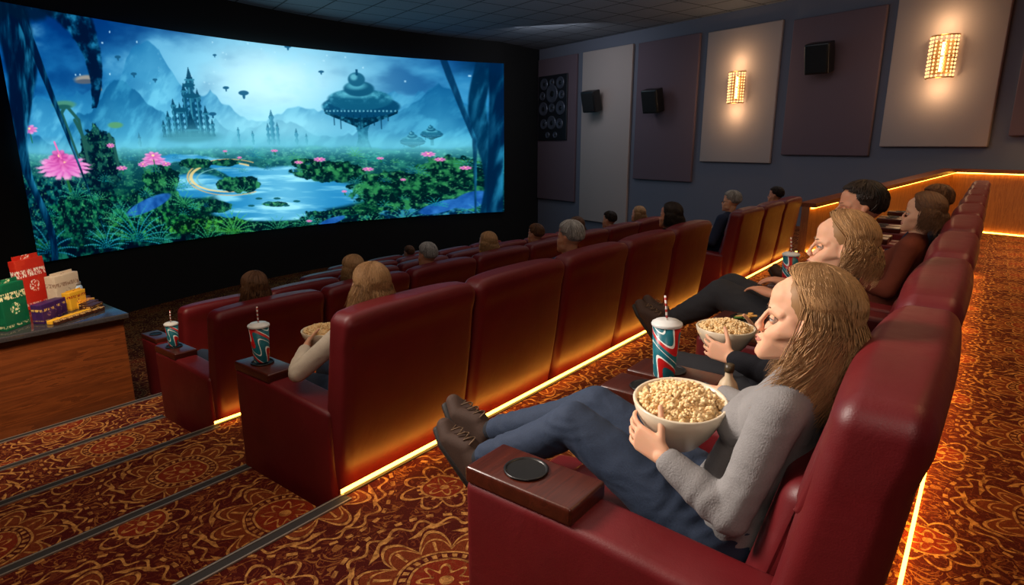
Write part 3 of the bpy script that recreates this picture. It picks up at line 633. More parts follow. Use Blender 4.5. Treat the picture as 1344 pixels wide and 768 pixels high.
def headprims(bm,H,fem=True):
    j=1. if fem else 1.13
    hull(bm,[(0,-.018,.036,.074,.094,.086)],3,H)
    hull(bm,[(0,.040,.052,.052,.036,.040),(0,-.01,.04,.062)],3,H)
    for s in (-1,1):
        hull(bm,[(s*.012,.066,.019,.011),(s*.034,.060,.021,.012),(s*.050,.044,.016,.012)],2,H)
        hull(bm,[(s*.045,.040,-.026,.022),(s*.058,.008,-.018,.016),(s*.032,.052,-.040,.023),(s*.05,.02,.01,.018)],2,H)
        hull(bm,[(s*.032,.046,-.048,.025),(s*.046*j,.000,-.064,.017*j),(s*.012*j,.065,-.093,.018),(0,.060,-.062,.024)],2,H)
        hull(bm,[(s*.046*j,.0,-.064,.016*j),(s*.055,-.01,-.005,.018),(s*.03,.03,-.04,.03)],2,H)
        hull(bm,[(s*.0755,-.014,.012,.006,.013,.012),(s*.073,-.006,-.022,.005,.008,.009)],2,H)
        hull(bm,[(s*.0100,.0855,-.0370,.0058),(s*.004,.083,-.035,.008)],2,H)
    hull(bm,[(0,.073,-.094,.014),(.010,.069,-.093,.013),(-.010,.069,-.093,.013)],2,H)
    nt=0 if fem else .005
    hull(bm,[(0,.0735,.008,.0065),(0,.0895+nt,-.0265,.0070)],2,H); hull(bm,[(0,.0915+nt,-.0295,.0072),(0,.084,-.0345,.0080),(0,.083,-.028,.008)],2,H)
    hull(bm,[(0,.0835,-.0560,.006,.0065,.0055),(-.016,.074,-.0595,.005),(.016,.074,-.0595,.005)],2,H)
    hull(bm,[(0,.0815,-.0680,.009,.0065,.0055),(-.014,.073,-.0645,.005),(.014,.073,-.0645,.005)],2,H)
def sculpt(me,H):
    Hi=H.inverted()
    n=len(me.vertices); co=np.empty(n*3,np.float32); me.vertices.foreach_get('co',co); co=co.reshape(-1,3).astype(float)
    M=np.array(Hi); L=co@M[:3,:3].T+M[:3,3]; D=np.zeros_like(L)
    def g(c,s): return np.exp(-(((L-np.array(c))/np.array(s))**2).sum(1))
    for s in (-1,1):
        D[:,1]-=.0055*g((s*.031,.072,0),(.013,.03,.0085))
        D[:,1]-=.0016*g((s*.017,.078,-.008),(.007,.03,.012))
        D[:,1]-=.0008*g((s*.021,.08,-.048),(.004,.02,.012))
        D[:,1]-=.0016*g((s*.023,.08,-.0615),(.005,.02,.006))
        D[:,2]+=.0022*g((s*.006,.088,-.0435),(.0035,.006,.003))
    D[:,1]-=.0024*g((0,.088,-.0618),(.018,.02,.0018)); D[:,1]-=.0024*g((0,.082,-.0775),(.014,.02,.004)); D[:,1]-=.0010*g((0,.088,-.0485),(.003,.02,.005))
    L2=L+D; A=np.array(H); co2=L2@A[:3,:3].T+A[:3,3]; me.vertices.foreach_set('co',co2.astype(np.float32).ravel())
def default_J(ext):
    J=dict(head=(0,.215,1.15),yaw=0.,pitch=0.05,
      sh=.160,elL=(-.240,.30,.715),elR=(.240,.30,.715),wrL=(-.16,.49,.74),wrR=(.16,.49,.74),
      hfL=(.35,.9,.15),hnL=(.1,.2,-1),htL=(1,0,0),hfR=(-.35,.9,.15),hnR=(-.1,.2,-1),htR=(-1,0,0),curl=.3)
    if ext: J.update(knL=(-.11,.76,.70),knR=(.11,.78,.69),anL=(-.09,1.07,.47),anR=(.08,1.10,.46),ft=(0,.62,.78))
    else: J.update(knL=(-.12,.86,.53),knR=(.12,.86,.53),anL=(-.12,.98,.10),anR=(.12,.98,.10),ft=(0,1,-.08))
    return J
def headmat(J): return Matrix.Translation(J['head'])@Matrix.Rotation(J['yaw'],4,'Z')@Matrix.Rotation(J['pitch'],4,'X')
def person_meshes(J,fem,vox):
    H=headmat(J); out={}
    def torso(bm,g=0,top=True,low=True):
        w=.90 if fem else 1.08
        pel=(0,.385,.535,.165*w+g,.112+g,.105+g); wa=(0,.345,.68,.120*w+g,.086+g,.08+g); ch=(0,.275,.84,.140*w+g,.093+g,.10+g)
        if low: hull(bm,[pel,wa])
        if top:
            hull(bm,[wa,ch]); s=J['sh']*(1 if fem else 1.13)
            hull(bm,[ch,(-s+.02,.235,.965,.046+g),(s-.02,.235,.965,.046+g),(0,.215,.985,.05+g)])
            if fem: hull(bm,[(-.060,.336,.855,.053+g),(.060,.336,.855,.053+g),(0,.28,.84,.07)])
    k_=.88 if fem else 1.05
    def arm(bm,sd,g=0,cut=0.):
        s=J['sh']*(1 if fem else 1.13); sx=-s if sd=='L' else s; a=V((sx,.235,.962)); e=V(J['el'+sd]); w=V(J['wr'+sd])
        m_=a.lerp(e,.45)
        hull(bm,[(*a,.051*k_+g),(*m_,.045*k_+g)]); hull(bm,[(*m_,.045*k_+g),(*e,.038*k_+g)])
        q=e.lerp(w,.3); w2=w-(w-e).normalized()*cut
        hull(bm,[(*e,.038*k_+g),(*q,.039*k_+g)]); hull(bm,[(*q,.039*k_+g),(*w2,.0245+g*.8)])
    def leg(bm,sd,g=0,cut=0.):
        hx=-.085 if sd=='L' else .085; h=V((hx,.40,.53)); kn=V(J['kn'+sd]); an=V(J['an'+sd]); th=h.lerp(kn,.35)
        hull(bm,[(*h,.092*k_+g),(*th,.084*k_+g)]); hull(bm,[(*th,.084*k_+g),(*kn,.057*k_+g)])
        cf=kn.lerp(an,.3); down=(an-kn).normalized(); back=V((0,-1,0))-down*(-down.y); back.normalize()
        an2=an-down*cut
        cc=cf+back*.012
        hull(bm,[(*kn,.057*k_+g),(*cc,.053*k_+g)]); hull(bm,[(*cc,.053*k_+g),(*an2,.035+g)])
    def fax(sd):
        an=V(J['an'+sd]); ft=V(J['ft']).normalized(); kn=V(J['kn'+sd]); dn=(an-kn).normalized(); dn=(dn-ft*dn.dot(ft)).normalized(); return an,ft,dn
    def foot(bm,sd,g=0,collar=True):
        an,ft,dn=fax(sd)
        he=an-ft*.045+dn*.055; ba=an+ft*.115+dn*.055; to=an+ft*.165+dn*.058
        sx=V((1,0,0))*.018; a_=an+dn*(.012 if not collar else 0)
        hull(bm,[(*a_,.036+g),(*he,.030+g),(*(an+ft*.06+dn*.02),.032+g)]); hull(bm,[(*he,.030+g),(*(ba+sx),.025+g),(*(ba-sx),.025+g),(*(an+ft*.05+dn*.014),.033+g)])
        hull(bm,[(*(ba+sx),.025+g),(*(ba-sx),.025+g),(*to,.022+g)])
    bm=bmesh.new()
    torso(bm)
    for sd in 'LR': arm(bm,sd); leg(bm,sd); foot(bm,sd,-.006)
    hd=V(J['head'])
    hull(bm,[(0,.215,.97,.053),(hd.x*.7,.215,1.03,.045)]); hull(bm,[(hd.x*.7,.215,1.03,.045),(*(H@V((0,-.022,-.05))),.049)])
    headprims(bm,H,fem)
    hand(bm,J['wrL'],J['hfL'],J['hnL'],J['htL'],J['curl'],sc=.93 if fem else 1.05); hand(bm,J['wrR'],J['hfR'],J['hnR'],J['htR'],J.get('curlR',J['curl']),sc=.93 if fem else 1.05)
    out['body']=remesh(bm,vox,5 if vox<.005 else 2,'body',post=lambda m:sculpt(m,H))
    cv=max(.0065,vox*1.5)
    bm=bmesh.new(); torso(bm,.015,True,True); arm(bm,'L',.013,.022); arm(bm,'R',.013,.022)
    hull(bm,[(0,.215,.985,.064),(0,.215,1.005,.058)])
    for sd in 'LR':
        w=V(J['wr'+sd]); e=V(J['el'+sd]); d=(w-e).normalized(); hull(bm,[(*(w-d*.050),.0355),(*(w-d*.026),.0345)],2)
    fo=[(V(J['el'+sd])+V((0,.03,.02)),(V(J['wr'+sd])-V(J['el'+sd])).normalized()) for sd in 'LR']+[(V((0,.42,.66)),V((0,.3,1)).normalized())]
    out['top']=remesh(bm,cv,7,'top',.003,8.,fold=fo if cv<.01 else None)
    bm=bmesh.new(); hull(bm,[(0,.385,.53,.168,.126,.115),(0,.36,.60,.142,.103,.07)]) ; leg(bm,'L',.013,.050); leg(bm,'R',.013,.050)
    fo=[(V(J['kn'+sd])-V((0,.02,.05)),(V(J['an'+sd])-V(J['kn'+sd])).normalized()) for sd in 'LR']+[(V((s*.09,.46,.61)),V((0,.8,.5)).normalized()) for s in (-1,1)]+[(V(J['an'+sd]).lerp(V(J['kn'+sd]),.2),(V(J['an'+sd])-V(J['kn'+sd])).normalized()) for sd in 'LR']
    out['trousers']=remesh(bm,cv,6,'trousers',.004,10.,fold=fo if cv<.01 else None)
    for sd in 'LR':
        an,ft,dn=fax(sd); kn=V(J['kn'+sd]); dw=(an-kn).normalized()
        bm=bmesh.new(); hull(bm,[(*(an-dw*.075),.0395),(*(an-dw*.0),.0385)]); out['sock'+sd]=remesh(bm,.006,2,'sock')
        bm=bmesh.new(); foot(bm,sd,.006,False); out['shoe'+sd]=remesh(bm,.005,3,'shoe')
        sx=V((1,0,0))*.019
        bm=bmesh.new(); o=dn*.087; a0=an-ft*.045+o; a1=an+ft*.115+o; a2=an+ft*.168+o
        hull(bm,[(*(a0+sx),.014),(*(a0-sx),.014),(*(a1+sx*1.6),.014),(*(a1-sx*1.6),.014),(*(a2+sx*.8),.014),(*(a2-sx*.8),.014)],2)
        me=bpy.data.meshes.new('sole'); bm.to_mesh(me); bm.free(); me.polygons.foreach_set('use_smooth',[True]*len(me.polygons)); out['sole'+sd]=me
        pts=[]
        for j in range(7):
            p=an+ft*(.055+.013*j)-dn*(.021-.0062*j)+V((1,0,0))*(.022 if j%2 else -.022); pts+= [p, an+ft*(.061+.013*j)-dn*(.030-.0062*j)]
        v,f=tube(pts,.0032,6); out['lace'+sd]=mkmesh('laces',v,f,plain('tan_laces',(.42,.33,.25),.8))
    return out
def eyemesh():
    bm=bmesh.new(); bmesh.ops.create_uvsphere(bm,u_segments=24,v_segments=16,radius=.0125)
    vs=[V((v.co.x,v.co.z,v.co.y)) for v in bm.verts]; fs=[[x.index for x in f.verts][::-1] for f in bm.faces]
    mi=[]
    for f in fs:
        c=sum((vs[i] for i in f),V())/len(f); d=math.hypot(c.x,c.z); mi.append(0 if c.y<0 or d>.0064 else (2 if d<.0030 else 1))
    bm.free(); return mkmesh('eye',vs,fs,[plain('eye_white',(.76,.72,.69),.2),plain('iris_grey',(.20,.20,.18),.15),plain('pupil',(.01,.01,.01),.1)],True,mi)
EYE=eyemesh()
SK1=skin('skin_light',(.86,.67,.55)); SK2=skin('skin_tan',(.78,.56,.44))
def lidmesh():
    vs=[];fs=[]; R=.0134; nu,nv=16,7
    for part,(e0,e1) in enumerate(((17,80),(-66,-18))):
        o=len(vs)
        for j in range(nv+1):
            for i in range(nu+1):
                az=math.radians(-80+160*i/nu); t=j/nv; kk=math.cos(az)**.8
                edge=(e0 if part==0 else e1); far=(e1 if part==0 else e0)
                el=math.radians((edge*kk+ (2 if part==0 else -2)*(1-kk))*(1-t)+far*t)
                vs.append(V((R*math.cos(el)*math.sin(az)*1.12,R*math.cos(el)*math.cos(az),R*math.sin(el))))
        for j in range(nv):
            for i in range(nu):
                a=o+j*(nu+1)+i; fs.append([a,a+1,a+nu+2,a+nu+1])
    return mkmesh('eyelids',vs,fs,SK1)
LID=lidmesh()
def browmesh(s):
    v,f=tube([(s*.013,.0775,.0205),(s*.03,.0735,.0260),(s*.049,.056,.0230)],[.0020,.0022,.0010],6,.5); return mkmesh('eyebrow',v,f,plain('brow_brown',(.40,.29,.20),.8))
BROW=[browmesh(-1),browmesh(1)]
def lashmesh(s):
    pts=[]
    for i in range(9):
        az=math.radians(-70+140*i/8); kk=math.cos(az)**.8; el=math.radians(17*kk+2*(1-kk)); R=.0142
        pts.append(V((s*.031+R*math.cos(el)*math.sin(az)*1.12,.0565+R*math.cos(el)*math.cos(az)+.0008,-.001+R*math.sin(el))))
    v,f=tube(pts,[.0004]+[.0009]*7+[.0004],5); return mkmesh('eyelashes',v,f,plain('lash_dark',(.12,.08,.06),.7))
LASH=[lashmesh(-1),lashmesh(1)]
def lipmesh():
    bm=bmesh.new()
    hull(bm,[(0,.0878,-.0568,.007,.0030,.0025),(-.019,.0775,-.0608,.0018),(.019,.0775,-.0608,.0018)],2); hull(bm,[(0,.0858,-.0660,.009,.0034,.0032),(-.017,.0770,-.0622,.0018),(.017,.0770,-.0622,.0018)],2)
    me=bpy.data.meshes.new('lips'); bm.to_mesh(me); bm.free(); me.materials.append(plain('lip_rose',(.72,.45,.40),.45)); me.polygons.foreach_set('use_smooth',[True]*len(me.polygons)); return me
LIPS=lipmesh()
def capv(vs,at,fs,a,yo,b,zo,c):
    bm=bmesh.new(); bmesh.ops.create_uvsphere(bm,u_segments=28,v_segments=18,radius=1)
    for v in bm.verts: vs.append(V((v.co.x*a,yo+v.co.y*b,zo+v.co.z*c))); at.append(.3)
    fs+=[[x.index for x in f.verts] for f in bm.faces]; bm.free()
def hairmesh(clumps,per,L,wave,seed,r0,spread,fwd,part=.018,ea0=60,ea1=88,vol=.11,js=9):
    rnd=random.Random(seed); C=V((0,-.018,.04)); R=V((.080,.101,.089)); vs=[];fs=[];at=[]
    capv(vs,at,fs,.080,-.028,.092,.046,.083)
    for c in range(clumps):
        a0=rnd.uniform(-178,178); lay0=rnd.random(); st0=(rnd.uniform(2,85) if rnd.random()<.45 else rnd.uniform(2,30)); L0=L*rnd.uniform(.70,1.05); ph0=rnd.uniform(0,1.4)+(1.5 if a0>0 else 0); br0=rnd.gauss(.5,.12); wv0=wave*rnd.uniform(.5,1.4)
        ea=rnd.uniform(ea0,ea1); tw=rnd.uniform(-1,1); fs0=rnd.uniform(4,38)
        for k_ in range(per):
            a=a0+rnd.gauss(0,js); off=1.01+vol*min(1,max(0,lay0+rnd.gauss(0,.3))); st=max(1,st0+rnd.gauss(0,8)); LL=L0*rnd.uniform(.75,1.08); pts=[]
            aa=abs(a); aa_=aa if aa<=178 else 178; sg=1 if a>=0 else -1; ph1=ph0+rnd.gauss(0,.35)
            en=rnd.uniform(84,94) if aa_>60 else rnd.uniform(96,112)
            if aa_>ea-4: st=min(max(st,2),fs0+rnd.gauss(0,2)) if aa_>140 else min(st,rnd.uniform(4,30)); st=max(2,st); a_end=sg*(ea+rnd.gauss(0,5))
            else: a_end=a
            if aa_>140: st=max(st,fs0*.6)
            en=max(en,st+15); n1=8; lift=.03*(1 if aa_>ea-4 else .5)
            for j in range(n1):
                t=j/(n1-1); ph=math.radians(st+(en-st)*t); w_=t**.58; az=math.radians(sg*aa_+(a_end-sg*aa_)*w_); o2=off+lift*math.sin(t*math.pi)
                q=V((math.sin(ph)*math.sin(az)*R.x*o2,-math.sin(ph)*math.cos(az)*R.y*o2,math.cos(ph)*R.z*o2))
                pts.append(C+q+V((part,0,0))*(1-t)*max(0,math.cos(ph)))
            n2=9; p=pts[-1].copy(); outd=V((p.x,p.y-C.y,0)); outd.normalize(); side=V((-outd.y,outd.x,0)); fr=max(0,(min(aa_,120)-40)/80)
            for j in range(1,n2+1):
                t=j/n2; pts.append(p+V((0,0,-LL*t))+outd*(spread*math.sin(t*math.pi*.8)+wv0*.9*math.sin(t*7.5+ph1)*min(1,t*2))+side*wv0*math.sin(t*8.5+ph1*2+tw)*min(1,t*2)+V((0,fwd*fr*t*t*t,0)))
            n=len(pts); rr=r0*rnd.uniform(.7,1.3)
            rads=[rr*(.6+.4*min(1,k/2))*(1 if k<n*.6 else max(.2,1-(k-n*.6)/(n*.42))) for k in range(n)]
            v,f=tube(pts,rads,3,1,False); o=len(vs); vs+=v; fs+=[[x+o for x in q] for q in f]; at+=[min(1,max(0,br0+rnd.gauss(0,.13)))]*len(v)
    me=mkmesh('hair',vs,fs,MATS.get('hair_base') or hairm('hair_base',(.4,.3,.2)))
    A=me.attributes.new('lock','FLOAT','POINT'); A.data.foreach_set('value',at); return me
def shorthair(clumps,per,seed,r0):
    rnd=random.Random(seed); C=V((0,-.018,.04)); R=V((.078,.100,.089)); vs=[];fs=[];at=[]
    capv(vs,at,fs,.0785,-.028,.092,.046,.083)
    for c in range(clumps):
        a0=rnd.uniform(-178,178); st0=rnd.uniform(2,100); tw=rnd.uniform(-1,1); br0=rnd.gauss(.5,.2); l0=rnd.random()
        for k_ in range(per):
            a=a0+rnd.gauss(0,9); aa_=min(178,abs(a)); lim=(58 if aa_>140 else 66 if aa_>112 else 84 if aa_>72 else 112); st=max(2,min(st0+rnd.gauss(0,7),lim-12)); en=min(lim+rnd.uniform(-4,4),st+rnd.uniform(22,36)); en=max(en,st+8); pts=[]; off=1.0+.05*min(1,max(0,l0+rnd.gauss(0,.2)))*(1.2 if st<50 else .6)
            for j in range(5):
                t=j/4; ph=math.radians(st+(en-st)*t); az=math.radians(a+tw*10*t); o2=off+.022*math.sin(t*math.pi*.9)
                pts.append(C+V((math.sin(ph)*math.sin(az)*R.x*o2,-math.sin(ph)*math.cos(az)*R.y*o2,math.cos(ph)*R.z*o2)))
            rr=r0*rnd.uniform(.7,1.3); v,f=tube(pts,[rr,rr,rr,rr*.8,rr*.3],3,1,False); o=len(vs); vs+=v; fs+=[[x+o for x in q] for q in f]; at+=[min(1,max(0,br0+rnd.gauss(0,.15)))]*len(v)
    me=mkmesh('hair',vs,fs,MATS.get('hair_base')); A=me.attributes.new('lock','FLOAT','POINT'); A.data.foreach_set('value',at); return me
HR={'wavy':hairmesh(420,20,.235,.010,1,.0011,.034,.055,vol=.12,js=13),'long':hairmesh(150,10,.18,.006,2,.0024,.02,.03),'bob':hairmesh(230,15,.125,.008,3,.0017,.024,.012,vol=.09,js=11),'short':shorthair(330,9,4,.0021)}
BLOND=hairm('hair_blond',(.46,.31,.18),(.84,.65,.44)); BROWN=hairm('hair_brown',(.26,.17,.11),(.50,.34,.22)); DARK=hairm('hair_dark',(.09,.065,.055),(.22,.16,.12)); GREY=hairm('hair_grey',(.44,.43,.42),(.76,.75,.73)); LBL=hairm('hair_light_brown',(.46,.32,.20),(.80,.62,.42))
GREYS=knit('grey_knit',(.56,.55,.55)); CREAMS=knit('cream_knit',(.84,.79,.72)); DARKS=knit('dark_knit',(.13,.13,.15)); NAVY=knit('navy_knit',(.16,.20,.30)); GREEN=knit('olive_knit',(.28,.30,.22)); RUST=knit('rust_knit',(.42,.2,.14)); STEEL=knit('steel_knit',(.34,.36,.40))
JEAN=plain('blue_denim',(.13,.185,.275),.85,0,180,.35,.4); BLKJ=plain('black_trousers',(.11,.11,.13),.85,0,180,.3,.3); SHOE=plain('brown_suede_shoe',(.23,.145,.10),.8,0,120,.3,.3); SOLE=plain('rubber_sole',(.10,.075,.065),.7); SOCK=plain('dark_sock',(.09,.10,.13),.9,0,150,.3,.3)
def assemble(parts,J,loc,hair,hm,sk,top,tr,label,topname='sweater',group='audience',sc=1.0,glasses=False):
    r=thing('person',label,'person',loc,0,group); r.scale=(sc,sc,sc); H=headmat(J)
    for nm,k_,m in (('body','body',sk),(topname,'top',top),('trousers','trousers',tr)):
        me=parts[k_]; 
        if not me.materials: me.materials.append(m)
        add(nm,me,r,mat=m)
    for sd in 'LR':
        for kk,m in (('shoe',SHOE),('sole',SOLE),('sock',SOCK)):
            if not parts[kk+sd].materials: parts[kk+sd].materials.append(m)
        s=add('shoe',parts['shoe'+sd],r); add('sole',parts['sole'+sd],s); add('laces',parts['lace'+sd],s); add('sock',parts['sock'+sd],r)
    h=add('hair',HR[hair],r,mat=hm); h.matrix_local=H
    for i,s in enumerate((-1,1)):
        e=add('eye',EYE,r); e.matrix_local=H@Matrix.Translation((s*.031,.0565,-.001))
        e=add('eyelids',LID,r,mat=sk); e.matrix_local=H@Matrix.Translation((s*.031,.0565,-.001))
        b=add('eyebrow',BROW[i],r); b.matrix_local=H
        if hair!='short': b=add('eyelashes',LASH[i],r); b.matrix_local=H
    l=add('lips',LIPS,r); l.matrix_local=H
    if glasses:
        pr=[]
        for s in (-1,1): pr.append(tube([(s*.032+.02*math.cos(a),.088,.0+.016*math.sin(a)) for a in np.linspace(0,2*math.pi,17)],.0016,5)); pr.append(tube([(s*.052,.088,.002),(s*.078,-.01,.006)],.0016,5))
        pr.append(tube([(-.013,.088,.002),(.013,.088,.002)],.0016,5)); v,f=join(*pr); g=add('glasses',mkmesh('glasses',v,f,BLKP),r); g.matrix_local=H
    return r
JH=default_J(True); JH.update(head=(-.03,.240,1.145),yaw=.24,pitch=.10,elL=(-.240,.30,.71),wrL=(-.232,.475,.80),hfL=(.16,.9,.30),hnL=(1,-.1,.15),htL=(-.1,-.3,1),curl=.42,
   elR=(.26,.31,.73),wrR=(.335,.53,.765),hfR=(.12,.95,-.1),hnR=(0,-.1,-1),htR=(-1,0,0),curlR=.25,knL=(-.13,.80,.755),knR=(.06,.83,.735),anL=(-.14,1.16,.520),anR=(-.02,1.22,.555),ft=(0,.70,.71))
HERO=person_meshes(JH,True,.0034)
assemble(HERO,JH,(AX0+AM*.5,.07,0),'wavy',BLOND,SK1,GREYS,JEAN,'woman in grey sweater and jeans reclining with a bowl of popcorn')
# second guest holds her own bowl: hands on both sides of it
JE=default_J(False); JE.update(yaw=.34,pitch=.08,elL=(-.235,.32,.71),elR=(.235,.32,.71),wrL=(-.165,.50,.72),wrR=(.165,.50,.72),hfL=(.10,.95,.2),hnL=(1,.1,0),htL=(0,-.2,1),hfR=(-.10,.95,.2),hnR=(-1,.1,0),htR=(0,-.2,1),curl=.4); TE=person_meshes(JE,True,.0045)
JM=default_J(True); JM.update(yaw=.40,pitch=.08); TM=person_meshes(JM,False,.0045)
def ax(i,dy=.0): return (AX0+AM*(i+.5),.07+dy,0)
assemble(TE,JE,ax(1,.12),'bob',BLOND,SK1,DARKS,BLKJ,'blond woman in black top holding a popcorn bowl',sc=1.03)
assemble(TM,JM,ax(2,.20),'short',DARK,SK2,STEEL,BLKJ,'dark-haired man in grey sweater reclining in his seat','sweater',sc=1.08)
JF=default_J(False); TF=person_meshes(JF,True,.008); TFM=person_meshes(JF,False,.008)
assemble(TF,JF,ax(3,.02),'bob',BROWN,SK1,RUST,JEAN,'brown-haired woman in rust sweater seated in a recliner',sc=1.0)
assemble(TM,JM,ax(4,.02),'short',BROWN,SK2,NAVY,JEAN,'man in navy sweater reclining in his seat',sc=1.0)
JB=default_J(False); JB.update(head=(-.05,.215,1.15),sh=.18,elL=(-.365,.40,.755),wrL=(-.215,.55,.81),hfL=(.75,.6,.1),hnL=(.5,-.6,.1),htL=(0,-.2,1),curl=.4)
TB1=person_meshes(JB,True,.0062)
BC=BX0+BM*.5-.04
assemble(TB1,JB,(BC,2.17,FL[1]),'wavy',LBL,SK1,CREAMS,JEAN,'blond woman in cream sweater holding a popcorn bowl')
def bx(i): return (BX0+BM*(i+.5),2.17,FL[1])
def cx(i): return (CX0+CM*(i+.5),3.97,FL[2])
assemble(TFM,JF,bx(2),'short',GREY,SK2,NAVY,BLKJ,'grey-haired man in navy sweater seated in a recliner',sc=1.03)
assemble(TF,JF,bx(4),'bob',DARK,SK2,DARKS,BLKJ,'dark-haired woman in black top seated in a recliner',sc=1.03) 
assemble(TFM,JF,(6.82+.46,2.17,FL[1]),'short',GREY,SK1,NAVY,JEAN,'grey-haired man with glasses seated in a recliner',glasses=True,sc=1.04)
assemble(TFM,JF,(6.82+.92*2.5,2.17,FL[1]),'short',DARK,SK2,GREEN,JEAN,'dark-haired man in olive sweater seated in a recliner')
CP=[(0,TF,'long',BROWN,SK1,GREYS,'brown-haired woman in grey sweater seated in a recliner'),(1,TF,'bob',LBL,SK1,CREAMS,'light brown-haired woman in cream sweater seated in a recliner'),(2,TFM,'short',GREY,SK2,DARKS,'grey-haired man in dark sweater seated in a recliner'),(3,TF,'bob',BLOND,SK1,CREAMS,'blond woman in cream sweater seated in a recliner'),(4,TFM,'short',BROWN,SK2,RUST,'brown-haired man in rust sweater seated in a recliner'),(5,TF,'bob',BROWN,SK1,DARKS,'brown-haired woman in dark sweater seated in a recliner'),(6,TFM,'short',DARK,SK2,NAVY,'dark-haired man in navy sweater seated in a recliner'),(7,TF,'bob',LBL,SK2,RUST,'light-haired woman in rust sweater seated in a recliner')]
for (i,T,h,hm,sk,tp,lb) in CP: assemble(T,JF,cx(i),h,hm,sk,tp,JEAN,lb,sc=1.02)
assemble(TFM,JF,(EX0+.9*2.5,7.49,FL[4]),'short',BROWN,SK2,DARKS,JEAN,'brown-haired man in dark sweater seated near the screen')
# ------------------------------------------------------------------ food and drink
def bowl_popcorn(loc,R=.135,Hh=.115,lab='cream bowl',tilt=(0,0)):
    prof=[(.001,.0),(.055,.0),(.060,.006),(R*.72,Hh*.35),(R*.93,Hh*.75),(R,Hh),(R-.004,Hh+.004),(R-.010,Hh),(R*.86,Hh*.7),(R*.62,Hh*.35),(.03,.02),(.001,.02)]
    v,f=lathe(prof,48); b=add('bowl',mkmesh('bowl',v,f,CREAM),loc=loc); b.rotation_euler=(tilt[0],tilt[1],0); tag(b,'%s full of popcorn held on a lap'%lab,'bowl','popcorn bowls')
    parts=[]; rnd=random.Random(3); base=ico(1); bm=bmesh.new(); bmesh.ops.create_icosphere(bm,subdivisions=1,radius=1); F=[[x.index for x in ff.verts] for ff in bm.faces]; bm.free()
    for i in range(310):
        a=rnd.uniform(0,2*math.pi); rr=R*.88*math.sqrt(rnd.random()); z=Hh*.84+.040*(1-(rr/R)**2)+rnd.uniform(-.004,.006); c=V((rr*math.cos(a),rr*math.sin(a),z))
        for j in range(4):
            o=V((rnd.gauss(0,1),rnd.gauss(0,1),rnd.gauss(0,1))).normalized()*.006; s=rnd.uniform(.0042,.0068)
            parts.append(([c+o+p*s*rnd.uniform(.85,1.15) for p in base],F))
    parts.append(lathe([(R*.8,Hh*.70),(R*.84,Hh*.82),(R*.6,Hh*.84+.022),(R*.3,Hh*.84+.032),(.001,Hh*.84+.036)],32))
    v,f=join(*parts); p=add('popcorn',mkmesh('popcorn',v,f,POP),loc=loc); p.rotation_euler=b.rotation_euler; tag(p,'heap of buttery popcorn in a cream bowl','popcorn','popcorn',kind='stuff')
bowl_popcorn((1.545-.085,.07+.50,.775),.122,.125,tilt=(.05,-.10))
bowl_popcorn((BC-.05,2.17+.62,FL[1]+.75),.12,.11)
bowl_popcorn((AX0+AM*1.5,.07+.12+.60,.70),.12,.11)
def cup(loc,lab,h=.185,top=.047,bot=.034,rot=None):
    r=thing('soda_cup',lab,'cup',loc,random.uniform(0,6) if rot is None else rot,'soda cups')
    v,f=lathe([(.001,0),(bot,0),(bot+.001,.004),(top,h),(top-.003,h),(bot-.002,.01),(.001,.008)],36); add('cup_body',mkmesh('cup_body',v,f,CUP),r)
    v,f=lathe([(top+.003,h-.006),(top+.0045,h),(top+.002,h+.006),(top-.006,h+.006),(top-.009,h+.013),(.010,h+.014),(.001,h+.014)],36); add('lid',mkmesh('lid',v,f,WHITE),r)
    N=MATS.get('straw') 
    if N is None:
        n_=NT('striped_straw'); o=n_.obj(); sp=n_.n('ShaderNodeSeparateXYZ',{0:o}); st=n_.m_('LESS_THAN',n_.m_('FRACT',n_.m_('MULTIPLY',sp.outputs[2],45.)),.45); c_=n_.mix(st,s2l((.9,.88,.86)),s2l((.7,.15,.12))); MATS['straw']=n_.pbr(c_,.4); N=n_.m
    v,f=tube([(0,0,h+.005),(.006,.002,h+.06),(.012,.005,h+.105)],.0040,8); add('straw',mkmesh('straw',v,f,N),r)
    return r
cup((2.03,.86,.7165),'tall soda cup with teal and red swirls on the wood console',h=.20,top=.052,bot=.038)
cup((3.93,.90,.7165),'tall soda cup with teal and red swirls and striped straw')
cup((BX0+.08,2.17+.80,FL[1]+.7165),'soda cup with teal and red swirls on the wide armrest',h=.20,top=.052,bot=.038)
cup((CX0+.083,3.97+.80,FL[2]+.7165),'soda cup with teal and red swirls on an aisle armrest',h=.17)
r=thing('sauce_bottle','frosted glass condiment bottle with metal cap','bottle',(2.02,.62,.677))
v,f=lathe([(.001,0),(.032,0),(.036,.006),(.036,.05),(.028,.075),(.014,.095),(.012,.115)],24); add('bottle_body',mkmesh('bottle_body',v,f,plain('frosted_cream_glass',(.80,.72,.60),.25)),r)
v,f=lathe([(.014,.112),(.016,.114),(.016,.14),(.001,.142)],20); add('cap',mkmesh('cap',v,f,plain('dark_cap',(.25,.2,.12),.4)),r)
def tray(loc,rz):
    r=thing('snack_tray','small black snack tray on a console','tray',loc,rz,'snack trays'); v,f=lathe([(.001,.0),(.07,.0),(.085,.018),(.082,.019),(.068,.005),(.001,.005)],8); add('dish',mkmesh('dish',v,f,BLKP,False),r)
TR=((1.93,.70),(2.95,.84),(3.86,.74))
for i,(X,Y) in enumerate(TR): tray((X,Y,.7165),.2*i)
chip=plain('golden_chip',(.85,.62,.30),.6); green=plain('green_garnish',(.30,.46,.18),.6)
rnd=random.Random(5)
